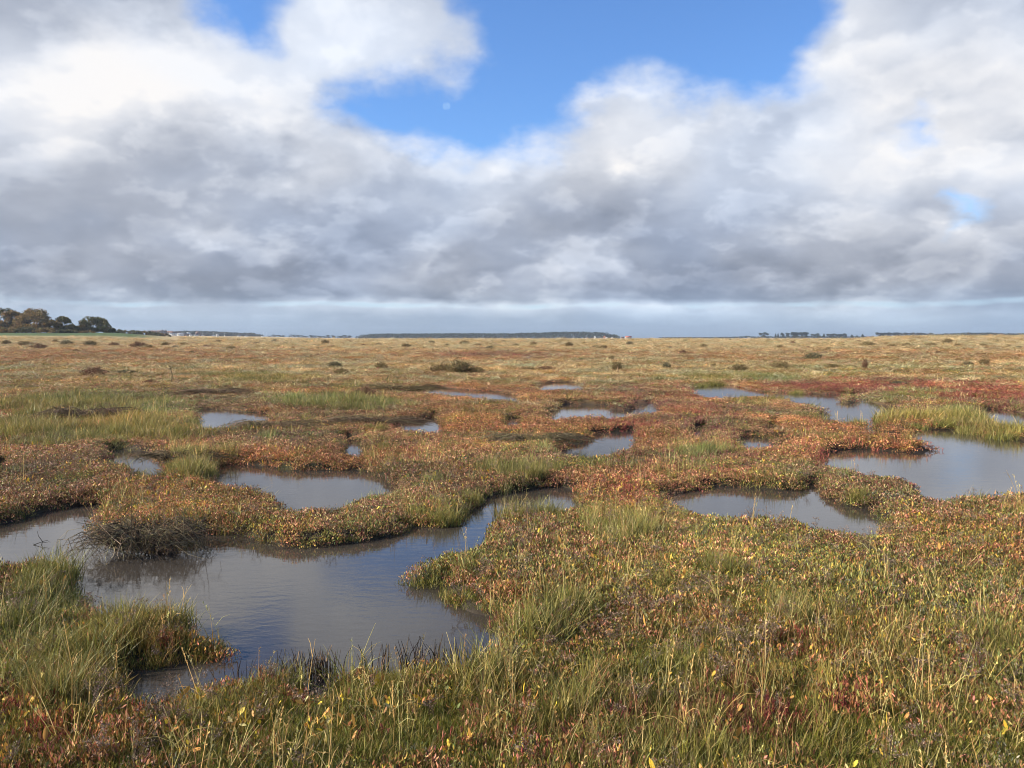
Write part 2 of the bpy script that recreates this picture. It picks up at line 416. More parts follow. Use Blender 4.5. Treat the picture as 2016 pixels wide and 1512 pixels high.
LEAFCOL = {   # mean colour of each belt seen as a whole, linear
 'rust': (0.215, 0.105, 0.055), 'olive': (0.180, 0.125, 0.058), 'short': (0.090, 0.105, 0.030),
 'tall': (0.150, 0.135, 0.045), 'glass': (0.200, 0.058, 0.046), 'tan': (0.560, 0.400, 0.190)}

# ------------------------------------------------------------------ mesh helpers
def np_mesh(name, V, F, mat=None, col=None, smooth=False):
    """V (n,3); F list/array of faces (quads or tris, as one array of constant width, or list of arrays)"""
    me = bpy.data.meshes.new(name)
    Fs = F if isinstance(F, list) else [F]
    Fs = [np.asarray(f, np.int32) for f in Fs if len(f)]
    V = np.asarray(V, np.float32)
    me.vertices.add(len(V)); me.vertices.foreach_set('co', V.ravel())
    nl = sum(f.size for f in Fs); nf = sum(len(f) for f in Fs)
    me.loops.add(nl); me.polygons.add(nf)
    me.loops.foreach_set('vertex_index', np.concatenate([f.ravel() for f in Fs]))
    st = []; off = 0
    for f in Fs:
        st.append(off + np.arange(len(f)) * f.shape[1]); off += f.size
    me.polygons.foreach_set('loop_start', np.concatenate(st).astype(np.int32))
    if col is not None:
        a = me.color_attributes.new('col', 'FLOAT_COLOR', 'POINT')
        c = np.ones((len(V), 4), np.float32); c[:, :3] = col
        a.data.foreach_set('color', c.ravel())
    me.update(calc_edges=True)
    if smooth: me.polygons.foreach_set('use_smooth', np.ones(nf, bool))
    if mat: me.materials.append(mat)
    return me
def link(name, me, parent=None, loc=None):
    o = bpy.data.objects.new(name, me)
    scene.collection.objects.link(o)
    if parent: o.parent = parent
    if loc is not None: o.location = loc
    return o
def tag(o, label=None, cat=None, group=None, kind=None):
    if label: o['label'] = label
    if cat: o['category'] = cat
    if group: o['group'] = group
    if kind: o['kind'] = kind
    return o

class Bag:
    """collects blades, leaves, sticks as quads"""
    def __init__(s): s.V = []; s.Q = []; s.C = []; s.n = 0
    def add(s, v, q, c):
        s.V.append(v); s.Q.append(q + s.n); s.C.append(np.broadcast_to(c, v.shape)); s.n += len(v)
    def mesh(s, name, mat):
        return np_mesh(name, np.concatenate(s.V), np.concatenate(s.Q), mat, np.concatenate(s.C))

def blades(bag, rng, base, length, width, lean, col_lo, col_hi, bend=0.5, seg=3):
    """base (n,3); grass blades as tapering bent strips"""
    n = len(base)
    ang = rng.rand(n) * 2 * np.pi
    d = np.stack([np.cos(ang), np.sin(ang), np.zeros(n)], 1)
    fa = rng.rand(n) * 2 * np.pi
    side = np.stack([np.cos(fa), np.sin(fa), np.zeros(n)], 1)
    ts = np.linspace(0, 1, seg + 1)
    L = np.asarray(length)[:, None]; LN = np.asarray(lean)[:, None]; W = np.asarray(width)[:, None]
    vs = []; cs = []
    for t in ts:
        out = LN * (t * (1 - bend) + bend * t * t)
        up = t * np.sqrt(np.maximum(1 - (LN * 0.7) ** 2, 0.1)) * (1 - 0.25 * bend * t * LN)
        c = base + d * out * L + np.array([0, 0, 1.0]) * up * L
        w = W * (1 - t ** 1.6 * 0.92) * 0.5
        vs += [c - side * w, c + side * w]
        cc = col_lo * (1 - t) + col_hi * t
        cs += [cc, cc]
    m = 2 * (seg + 1)
    V = np.stack(vs, 1).reshape(-1, 3); C = np.stack(cs, 1).reshape(-1, 3)
    b = (np.arange(n) * m)[:, None, None]
    q = np.array([[2 * k, 2 * k + 1, 2 * k + 3, 2 * k + 2] for k in range(seg)])[None]
    bag.add(V, (b + q).reshape(-1, 4), C)
def leaves(bag, rng, pos, direc, length, width, col):
    """small folded oval leaves: two quads each"""
    n = len(pos)
    direc = direc / np.linalg.norm(direc, axis=1)[:, None]
    r = rng.randn(n, 3); side = np.cross(direc, r); side /= np.linalg.norm(side, axis=1)[:, None] + 1e-9
    nrm = np.cross(side, direc)
    L = np.asarray(length)[:, None]; W = np.asarray(width)[:, None] * 0.5
    p0 = pos; p3 = pos + direc * L
    pa = pos + direc * L * 0.35 + nrm * W * 0.25; pb = pos + direc * L * 0.72 + nrm * W * 0.2
    V = np.stack([p0, pa + side * W, pb + side * W * 0.85, p3, pb - side * W * 0.85, pa - side * W, ], 1)
    V = V.reshape(-1, 3)
    b = (np.arange(n) * 6)[:, None, None]
    q = np.array([[0, 1, 2, 3], [0, 3, 4, 5]])[None]
    bag.add(V, (b + q).reshape(-1, 4), np.repeat(col, 6, 0))
def sticks(bag, pts, rad, col):
    """pts list of (m,3) polylines -> three-sided tapering tubes"""
    for P, r, c in zip(pts, rad, col):
        P = np.asarray(P, float); m = len(P)
        T = np.gradient(P, axis=0); T /= np.linalg.norm(T, axis=1)[:, None] + 1e-9
        up = np.array([0.13, 0.31, 0.94]); a = np.cross(T, up); a /= np.linalg.norm(a, axis=1)[:, None] + 1e-9
        b = np.cross(T, a)
        rr = np.linspace(1, 0.35, m)[:, None] * r
        rings = [P + (a * math.cos(k) + b * math.sin(k)) * rr for k in (0, 2.094, 4.189)]
        V = np.stack(rings, 1).reshape(-1, 3)
        q = []
        for i in range(m - 1):
            for k in range(3):
                k2 = (k + 1) % 3
                q.append([i * 3 + k, i * 3 + k2, (i + 1) * 3 + k2, (i + 1) * 3 + k])
        bag.add(V, np.array(q), np.broadcast_to(np.asarray(c, float), V.shape))
def pick(rng, pal, n, jit=0.25):
    pal = np.array(pal, float); w = pal[:, 3] / pal[:, 3].sum()
    c = pal[rng.choice(len(pal), n, p=w), :3]
    return c * np.exp(rng.randn(n, 1) * jit) * np.exp(rng.randn(n, 3) * 0.06)

# ------------------------------------------------------------------ materials
def leaf_material(name, trans=0.3, inst=True, rough=0.55, spec=0.35):
    m = bpy.data.materials.new(name); m.use_nodes = True; nt = m.node_tree; nt.nodes.clear()
    a = nt.nodes.new('ShaderNodeAttribute'); a.attribute_name = 'col'
    c = a.outputs['Color']
    if inst:
        t = nt.nodes.new('ShaderNodeAttribute'); t.attribute_name = 'tint'; t.attribute_type = 'INSTANCER'
        c = mixrgb(nt, 1.0, c, t.outputs['Color'], 'MULTIPLY')
    p = nt.nodes.new('ShaderNodeBsdfPrincipled'); nt.links.new(c, p.inputs['Base Color'])
    p.inputs['Roughness'].default_value = rough; p.inputs['Specular IOR Level'].default_value = spec
    out = nt.nodes.new('ShaderNodeOutputMaterial')
    if trans > 0:
        tr = nt.nodes.new('ShaderNodeBsdfTranslucent'); nt.links.new(c, tr.inputs[0])
        mx = nt.nodes.new('ShaderNodeMixShader'); mx.inputs[0].default_value = trans
        nt.links.new(p.outputs[0], mx.inputs[1]); nt.links.new(tr.outputs[0], mx.inputs[2])
        nt.links.new(mx.outputs[0], out.inputs[0])
    else:
        nt.links.new(p.outputs[0], out.inputs[0])
    return m
M_LEAF = leaf_material('salt_marsh_leaf', 0.16)
M_GRASS = leaf_material('marsh_grass', 0.20)
M_DRY = leaf_material('dry_stem', 0.12, rough=0.7, spec=0.2)
M_GRASS1 = leaf_material('tuft_grass', 0.20, inst=False)
M_TWIG = leaf_material('dead_twig', 0.0, inst=False, rough=0.8, spec=0.15)
M_BUSH = leaf_material('seablite', 0.12, inst=False, rough=0.7, spec=0.2)
M_TREE = leaf_material('tree_foliage', 0.15, inst=False, rough=0.7, spec=0.2)
def plain(name, rgb, rough=0.8, var=0.25, scale=3.0, metal=0.0):
    m = bpy.data.materials.new(name); m.use_nodes = True; nt = m.node_tree
    p = nt.nodes['Principled BSDF']; p.inputs['Roughness'].default_value = rough; p.inputs['Metallic'].default_value = metal
    tc = nt.nodes.new('ShaderNodeTexCoord')
    n = noise(nt, tc.outputs['Object'], scale, 4)
    f = (n - 0.5) * (2 * var) + 1.0
    cb = nt.nodes.new('ShaderNodeCombineColor')
    for i in range(3): nt.links.new(f.s, cb.inputs[i])
    nt.links.new(mixrgb(nt, 1.0, cb.outputs[0], rgb, 'MULTIPLY'), p.inputs['Base Color'])
    return m

# ------------------------------------------------------------------ ground (one sheet to the horizon)
def build_ground():
    rs = [0.0]; r = 0.35
    while r < 2450:
        rs.append(r)
        r *= 1.06 if r < 2.0 else (1.0042 if r < 34 else (1.012 if r < 700 else 1.06))
    rs = np.array(rs)
    fine = np.radians(np.linspace(-41, 41, 760))
    rest = np.radians(np.linspace(41, 319, 70))[1:-1]
    th = np.concatenate([fine, rest]); nth = len(th); nr = len(rs)
    R, T = np.meshgrid(rs, th, indexing='ij')
    x = (R * np.sin(T)).ravel(); y = (R * np.cos(T)).ravel()
    sd_ = pool_sdf(x, y)
    z = ground_z(x, y, sd_)
    rough = fbm(x * 9, y * 9, 12, 3) * 0.03 * sstep(0, 0.1, sd_) * sstep(60, 10, R.ravel())
    z = z + rough
    V = np.stack([x, y, z], 1)
    i = np.arange(nr - 1)[:, None] * nth; j = np.arange(nth)[None]; j2 = (j + 1) % nth
    F = np.stack([i + j, i + j2, i + nth + j2, i + nth + j], -1).reshape(-1, 4)
    F = F[nth:]                                  # rings outside the first
    # centre fan
    V = np.concatenate([V, [[0, 0, z[0]]]]); c = len(V) - 1
    fan = np.stack([nth + j[0], nth + j2[0], np.full(nth, c)], 1)
    W = weights(x, y)
    LC = np.array([LEAFCOL[k] for k in KINDS])
    col = (W[:, :, None] * LC[:, None, :]).sum(0)
    r_ = R.ravel()
    near = sstep(35, 9, r_)[:, None]             # near by, bare mud and litter show between real plants
    mud = np.array([0.030, 0.022, 0.014]); moss = np.array([0.035, 0.036, 0.012])
    mm = sstep(-0.1, 0.15, fbm(x * 2, y * 2, 3, 3))[:, None]
    soil = mud * (1 - mm) + moss * mm
    col = col * (1 - near) + soil * near
    # green field under the oaks, dull land behind
    az = np.degrees(np.arctan2(x, y))
    g = (sstep(285, 320, r_) * sstep(-22.0, -25.0, az))[:, None]
    col = col * (1 - g) + np.array([0.075, 0.115, 0.030]) * g
    wet = sstep(0.07, 0.0, sd_)[:, None]
    bed = np.array([0.060, 0.046, 0.030])
    col = col * (1 - wet) + bed * wet
    col = np.concatenate([col, [[0.05, 0.05, 0.02]]])
    m = bpy.data.materials.new('marsh_soil'); m.use_nodes = True; nt = m.node_tree
    p = nt.nodes['Principled BSDF']; p.inputs['Roughness'].default_value = 0.85; p.inputs['Specular IOR Level'].default_value = 0.25
    a = nt.nodes.new('ShaderNodeAttribute'); a.attribute_name = 'col'
    tc = nt.nodes.new('ShaderNodeTexCoord')
    n1 = noise(nt, tc.outputs['Object'], 0.35, 8, 0.7); n2 = noise(nt, tc.outputs['Object'], 9.0, 5, 0.65)
    f = (n1 - 0.5) * 1.3 + (n2 - 0.5) * 0.9 + 1.0
    cb = nt.nodes.new('ShaderNodeCombineColor')
    for k in range(3): nt.links.new(f.s, cb.inputs[k])
    nt.links.new(mixrgb(nt, 1.0, a.outputs['Color'], cb.outputs[0], 'MULTIPLY'), p.inputs['Base Color'])
    bp = nt.nodes.new('ShaderNodeBump'); bp.inputs['Strength'].default_value = 0.6; bp.inputs['Distance'].default_value = 0.03
    nt.links.new(n2.s, bp.inputs['Height']); nt.links.new(bp.outputs[0], p.inputs['Normal'])
    me = np_mesh('ground', V, [F, fan], m, col, smooth=True)
    tag(link('ground', me), kind='structure')
build_ground()

# ------------------------------------------------------------------ water
def build_water():
    m = bpy.data.materials.new('brackish_water'); m.use_nodes = True; nt = m.node_tree
    nt.nodes.clear()
    tc = nt.nodes.new('ShaderNodeTexCoord'); ob = tc.outputs['Object']
    mp = nt.nodes.new('ShaderNodeMapping'); nt.links.new(ob, mp.inputs[0])
    mp.inputs['Scale'].default_value = (1.0, 2.2, 1.0); mp.inputs['Rotation'].default_value = (0, 0, 0.25)
    r1 = noise(nt, mp.outputs[0], 7.0, 4, 0.55, 0.4)
    r2 = noise(nt, mp.outputs[0], 32.0, 3, 0.5)
    pt = noise(nt, ob, 0.7, 3, 0.5).smooth(0.45, 0.66)
    hgt = r1 * 0.5 + r2 * 0.13 * (pt + 0.12)
    bp = nt.nodes.new('ShaderNodeBump'); bp.inputs['Strength'].default_value = 1.0; bp.inputs['Distance'].default_value = 0.0022
    nt.links.new(hgt.s, bp.inputs['Height'])
    # clear skin over a murky brown body: the bed shows only through the shallow rim
    gl = nt.nodes.new('ShaderNodeBsdfGlossy'); gl.inputs['Roughness'].default_value = 0.02
    gl.inputs['Color'].default_value = (1, 1, 1, 1); nt.links.new(bp.outputs[0], gl.inputs['Normal'])
    df = nt.nodes.new('ShaderNodeBsdfDiffuse')
    mud = noise(nt, ob, 1.4, 4, 0.6)
    nt.links.new(mixrgb(nt, mud, (0.046, 0.038, 0.030), (0.076, 0.063, 0.051)), df.inputs['Color'])
    tp = nt.nodes.new('ShaderNodeBsdfTransparent'); tp.inputs['Color'].default_value = (0.93, 0.86, 0.74, 1)
    fr = nt.nodes.new('ShaderNodeFresnel'); fr.inputs['IOR'].default_value = 1.37
    nt.links.new(bp.outputs[0], fr.inputs['Normal'])
    body = nt.nodes.new('ShaderNodeMixShader'); body.inputs[0].default_value = 0.80
    nt.links.new(tp.outputs[0], body.inputs[1]); nt.links.new(df.outputs[0], body.inputs[2])
    mx = nt.nodes.new('ShaderNodeMixShader')
    nt.links.new(fr.outputs[0], mx.inputs[0]); nt.links.new(body.outputs[0], mx.inputs[1]); nt.links.new(gl.outputs[0], mx.inputs[2])
    out = nt.nodes.new('ShaderNodeOutputMaterial'); nt.links.new(mx.outputs[0], out.inputs[0])
    V = np.array([[-60, 0.5, WZ], [60, 0.5, WZ], [60, 85, WZ], [-60, 85, WZ]])
    tag(link('water', np_mesh('water', V, np.array([[0, 1, 2, 3]]), m)), kind='structure')
build_water()

# ------------------------------------------------------------------ plant kinds (small clumps, copied by geometry nodes)
PAL = {
  'rust': [(0.45,0.180,0.082,3.2),(0.29,0.122,0.055,3.4),(0.58,0.32,0.13,2.2),(0.28,0.22,0.060,3.0),(0.62,0.46,0.16,1.2),(0.14,0.075,0.036,1.6),(0.58,0.24,0.16,1.5)],
 'olive': [(0.23,0.205,0.044,4),(0.14,0.145,0.036,3),(0.36,0.27,0.07,2.6),(0.62,0.42,0.075,1.1),(0.50,0.20,0.08,2.0),(0.24,0.27,0.07,1.5),(0.13,0.08,0.034,1.2)],
}
def hemi(rng, n, up=1.0):
    v = rng.randn(n, 3); v[:, 2] = np.abs(v[:, 2]) * 1.2 + up; return v
def p_leafy(seed, pal, n=80, R=0.075, h=0.075, ll=(0.013, 0.026)):
    rng = np.random.RandomState(seed); bag = Bag()
    a = rng.rand(n) * 6.283; r = R * np.sqrt(rng.rand(n))
    z = h * (0.15 + 0.85 * rng.rand(n) ** 0.7) * (1 - 0.5 * (r / R) ** 2)
    pos = np.stack([r * np.cos(a), r * np.sin(a), z], 1)
    L = rng.uniform(*ll, n)
    leaves(bag, rng, pos, hemi(rng, n, 1.0), L, L * rng.uniform(0.20, 0.36, n), pick(rng, pal, n, 0.36))
    k = 7
    b = np.stack([rng.randn(k) * R * .4, rng.randn(k) * R * .4, np.zeros(k)], 1)
    blades(bag, rng, b, rng.uniform(.6, 1, k) * h, np.full(k, .003), rng.uniform(.1, .5, k), np.array([[.06,.035,.02]] * k), np.array([[.12,.06,.03]] * k), seg=2)
    return bag.mesh('leafy_clump', M_LEAF)
def p_short(seed, n=70, R=0.07, h=(0.025, 0.065), dry=0.10):
    rng = np.random.RandomState(seed); bag = Bag()
    a = rng.rand(n) * 6.283; r = R * np.sqrt(rng.rand(n))
    b = np.stack([r * np.cos(a), r * np.sin(a), np.zeros(n)], 1)
    c = pick(rng, [(0.170,0.180,0.022,4),(0.29,0.27,0.034,2.8),(0.085,0.115,0.022,2),(0.30,0.26,0.06,1.6),(0.55,0.40,0.14,dry * 16),(0.34,0.17,0.07,.8)], n, 0.25)
    blades(bag, rng, b, rng.uniform(*h, n), rng.uniform(.0016, .003, n), rng.uniform(.1, .75, n), c * 0.7, c, seg=3)
    return bag.mesh('short_grass_clump', M_GRASS)
def grass_tuft_bag(rng, n, R, h, wid=(.0028, .005), gold=0.3, leanmax=.6):
    bag = Bag()
    a = rng.rand(n) * 6.283; r = R * np.sqrt(rng.rand(n)) * rng.uniform(.6, 1, n)
    b = np.stack([r * np.cos(a), r * np.sin(a), np.zeros(n)], 1)
    c = pick(rng, [(0.165,0.165,0.026,4),(0.27,0.24,0.038,2.5),(0.095,0.115,0.026,2),(0.38,0.32,0.07,2.2)], n, 0.22)
    g = pick(rng, [(0.42,0.33,0.10,2),(0.30,0.27,0.08,2),(0.48,0.34,0.14,1)], n, 0.2)
    isg = (rng.rand(n) < gold)[:, None]
    L = rng.uniform(*h, n) * (1 - 0.35 * (r / R))
    blades(bag, rng, b, L, rng.uniform(*wid, n), rng.uniform(.05, leanmax, n), np.where(isg, g * .75, c * .75), np.where(isg, g, c * .75 + g * .25), bend=.6, seg=4)
    return bag
def p_tall(seed):
    rng = np.random.RandomState(seed)
    return grass_tuft_bag(rng, 34, 0.08, (.06, .17), gold=.5, leanmax=.8).mesh('tall_grass_clump', M_GRASS)
def p_glass(seed, n=16):
    rng = np.random.RandomState(seed); bag = Bag()
    pts = []; rad = []; col = []
    pal = [(0.36,0.085,0.065,4),(0.46,0.18,0.11,2),(0.25,0.055,0.050,2.5),(0.42,0.25,0.11,2)]
    for i in range(n):
        x, y = rng.randn(2) * 0.035; h = rng.uniform(.045, .10); lx, ly = rng.randn(2) * .012
        P = np.array([[x, y, 0], [x + lx * .5, y + ly * .5, h * .5], [x + lx, y + ly, h]])
        c = pick(rng, pal, 1)[0]
        pts.append(P); rad.append(.0022); col.append(c)
        for k in range(rng.randint(3, 6)):
            t = rng.uniform(.25, .85); s = P[0] * (1 - t) + P[2] * t; a = rng.rand() * 6.283; l = rng.uniform(.014, .03)
            pts.append(np.array([s, s + np.array([math.cos(a) * l * .5, math.sin(a) * l * .5, l * .8])])); rad.append(.0024); col.append(c * rng.uniform(.7, 1.3))
    sticks(bag, pts, rad, col)
    return bag.mesh('glasswort_clump', M_LEAF)
def p_tan(seed):
    rng = np.random.RandomState(seed); bag = Bag(); n = 60
    a = rng.rand(n) * 6.283; r = .09 * np.sqrt(rng.rand(n))
    b = np.stack([r * np.cos(a), r * np.sin(a), np.zeros(n)], 1)
    c = pick(rng, [(0.66,0.50,0.25,4),(0.52,0.38,0.18,2),(0.34,0.25,0.11,1.0)], n, .2)
    blades(bag, rng, b, rng.uniform(.05, .13, n), rng.uniform(.004, .008, n), rng.uniform(.1, .7, n), c * .8, c, seg=2)
    return bag.mesh('pale_grass_clump', M_GRASS)
def p_straw(seed):
    rng = np.random.RandomState(seed); bag = Bag(); n = rng.randint(1, 4)
    pts = []; rad = []; col = []
    for i in range(n):
        x, y = rng.randn(2) * .015; h = rng.uniform(.12, .34); a = rng.rand() * 6.283; l = rng.uniform(.02, .45) * h
        t = np.linspace(0, 1, 5)[:, None]
        P = np.array([x, y, 0]) + t * np.array([0, 0, h]) + t ** 1.5 * np.array([math.cos(a) * l, math.sin(a) * l, 0])
        c = pick(rng, [(0.66,0.50,0.18,3),(0.56,0.34,0.12,1.5),(0.60,0.54,0.20,1.2),(0.46,0.25,0.11,1)], 1, .15)[0]
        pts.append(P); rad.append(rng.uniform(.0014, .0026)); col.append(c)
        if rng.rand() < .55:                        # seed spike along the top
            m = 10; tt = rng.uniform(.62, 1, m); pos = P[0] + tt[:, None] * np.array([0, 0, h]) + (tt ** 1.5)[:, None] * np.array([math.cos(a) * l, math.sin(a) * l, 0])
            leaves(bag, rng, pos, hemi(rng, m, 1.6), np.full(m, .016), np.full(m, .004), np.broadcast_to(c * .9, (m, 3)))
        if rng.rand() < .7:                         # a dry blade leaving the stem
            k = rng.randint(1, 4); s = P[k]; b = rng.rand() * 6.283; q = rng.uniform(.05, .12)
            pts.append(np.array([s, s + np.array([math.cos(b) * q * .5, math.sin(b) * q * .5, q * .5]), s + np.array([math.cos(b) * q, math.sin(b) * q, q * .6])])); rad.append(.0015); col.append(c * 1.05)
    sticks(bag, pts, rad, col)
    return bag.mesh('straw_stem', M_DRY)
def p_lavender(seed):
    """dead sea lavender: forked wiry stem with a lacy grey brown head"""
    rng = np.random.RandomState(seed); bag = Bag(); pts = []; rad = []; col = []; tips = []
    h = rng.uniform(.08, .15)
    base = np.zeros(3); top = np.array([rng.randn() * .02, rng.randn() * .02, h])
    cs = np.array([.17, .115, .08])
    pts.append(np.array([base, (base + top) / 2 + rng.randn(3) * .004, top])); rad.append(.0013); col.append(cs)
    for k in range(9):
        t = rng.uniform(.45, 1); s = base * (1 - t) + top * t; a = rng.rand() * 6.283; l = rng.uniform(.02, .05)
        e = s + np.array([math.cos(a) * l, math.sin(a) * l, l * rng.uniform(.5, 1.1)])
        pts.append(np.array([s, e])); rad.append(.0011); col.append(cs)
        for j in range(4):
            b = rng.rand() * 6.283; q = rng.uniform(.008, .022); tips.append(e + np.array([math.cos(b) * q, math.sin(b) * q, rng.uniform(-.2, .8) * q]))
            pts.append(np.array([e, tips[-1]])); rad.append(.001); col.append(cs * 1.2)
    sticks(bag, pts, rad, col)
    tips = np.array(tips); n = len(tips) * 3
    pos = np.repeat(tips, 3, 0) + rng.randn(n, 3) * .0025
    leaves(bag, rng, pos, hemi(rng, n, .3), rng.uniform(.004, .009, n), rng.uniform(.003, .005, n), pick(rng, [(0.30,0.20,0.13,2),(0.19,0.12,0.08,2),(0.38,0.28,0.20,1)], n, .2))
    return bag.mesh('dead_lavender', M_DRY)
def p_bigleaf(seed):
    rng = np.random.RandomState(seed); bag = Bag(); n = rng.randint(3, 7)
    pos = np.stack([rng.randn(n) * .02, rng.randn(n) * .02, rng.uniform(.015, .06, n)], 1)
    L = rng.uniform(.025, .05, n)
    leaves(bag, rng, pos, hemi(rng, n, .7), L, L * rng.uniform(.32, .5, n), pick(rng, [(0.72,0.50,0.055,3.4),(0.66,0.32,0.07,2),(0.50,0.20,0.08,1.4),(0.22,0.26,0.07,2.2),(0.60,0.46,0.16,1),(0.38,0.06,0.04,.5)], n, .15))
    return bag.mesh('lavender_leaves', M_LEAF)
def p_crust(seed):
    """grey matted purslane"""
    pal = [(0.15,0.15,0.085,3),(0.11,0.12,0.06,2),(0.21,0.19,0.12,1.5),(0.12,0.09,0.05,1)]
    return p_leafy(seed, pal, n=70, ll=(.010, .020))

def proto_collection(name, meshes):
    c = bpy.data.collections.new(name)
    for i, me in enumerate(meshes):
        o = bpy.data.objects.new('%s_source' % name, me); c.objects.link(o)
    return c

def scatter(name, protos, pos, rot, scl, tint, label, cat):
    n = len(pos)
    me = bpy.data.meshes.new(name)
    me.vertices.add(n); me.vertices.foreach_set('co', np.asarray(pos, np.float32).ravel())
    for nm, arr in (('rot', rot), ('scl', scl), ('tint', tint)):
        a = me.attributes.new(nm, 'FLOAT_VECTOR', 'POINT'); a.data.foreach_set('vector', np.asarray(arr, np.float32).ravel())
    rng = np.random.RandomState(len(pos))
    a = me.attributes.new('idx', 'INT', 'POINT'); a.data.foreach_set('value', rng.randint(0, len(protos), n).astype(np.int32))
    o = link(name, me)
    coll = proto_collection(name, protos)
    ng = bpy.data.node_groups.new(name, 'GeometryNodeTree')
    ng.interface.new_socket('Geometry', in_out='INPUT', socket_type='NodeSocketGeometry')
    ng.interface.new_socket('Geometry', in_out='OUTPUT', socket_type='NodeSocketGeometry')
    gi = ng.nodes.new('NodeGroupInput'); go = ng.nodes.new('NodeGroupOutput')
    ip = ng.nodes.new('GeometryNodeInstanceOnPoints'); ci = ng.nodes.new('GeometryNodeCollectionInfo')
    ci.inputs['Collection'].default_value = coll; ci.inputs['Separate Children'].default_value = True; ci.inputs['Reset Children'].default_value = True
    ng.links.new(gi.outputs[0], ip.inputs['Points']); ng.links.new(ci.outputs[0], ip.inputs['Instance'])
    ip.inputs['Pick Instance'].default_value = True
    def attr(nm, ty):
        k = ng.nodes.new('GeometryNodeInputNamedAttribute'); k.data_type = ty; k.inputs['Name'].default_value = nm
        return k.outputs['Attribute']
    ng.links.new(attr('idx', 'INT'), ip.inputs['Instance Index'])
    ng.links.new(attr('rot', 'FLOAT_VECTOR'), ip.inputs['Rotation'])
    ng.links.new(attr('scl', 'FLOAT_VECTOR'), ip.inputs['Scale'])
    ng.links.new(ip.outputs[0], go.inputs[0])
    md = o.modifiers.new('cover', 'NODES'); md.node_group = ng
    tag(o, label, cat, kind='stuff')
    return o

RNG = np.random.RandomState(11)
def polar_points(rho0, r0, p, rmin, rmax, half=39.5, cap=None):
    """random points; rho0 per m2 inside r0, falling as (r0/r)^p outside"""
    rr = np.exp(np.linspace(math.log(rmin), math.log(rmax), 500))
    rho = rho0 * np.minimum(1, (r0 / rr)) ** p
    cdf = np.concatenate([[0], np.cumsum((rho[1:] * rr[1:] + rho[:-1] * rr[:-1]) / 2 * np.diff(rr))])
    A = math.radians(2 * half); n = int(cdf[-1] * A)
    r = np.interp(RNG.rand(n) * cdf[-1], cdf, rr); th = (RNG.rand(n) - .5) * A
    return r * np.sin(th), r * np.cos(th), r
def mk(n, sxy, sz, tilt=0.18):
    rot = np.stack([RNG.randn(n) * tilt, RNG.randn(n) * tilt, RNG.rand(n) * 6.283], 1)
    scl = np.stack([sxy, sxy, sz], 1)
    return rot, scl

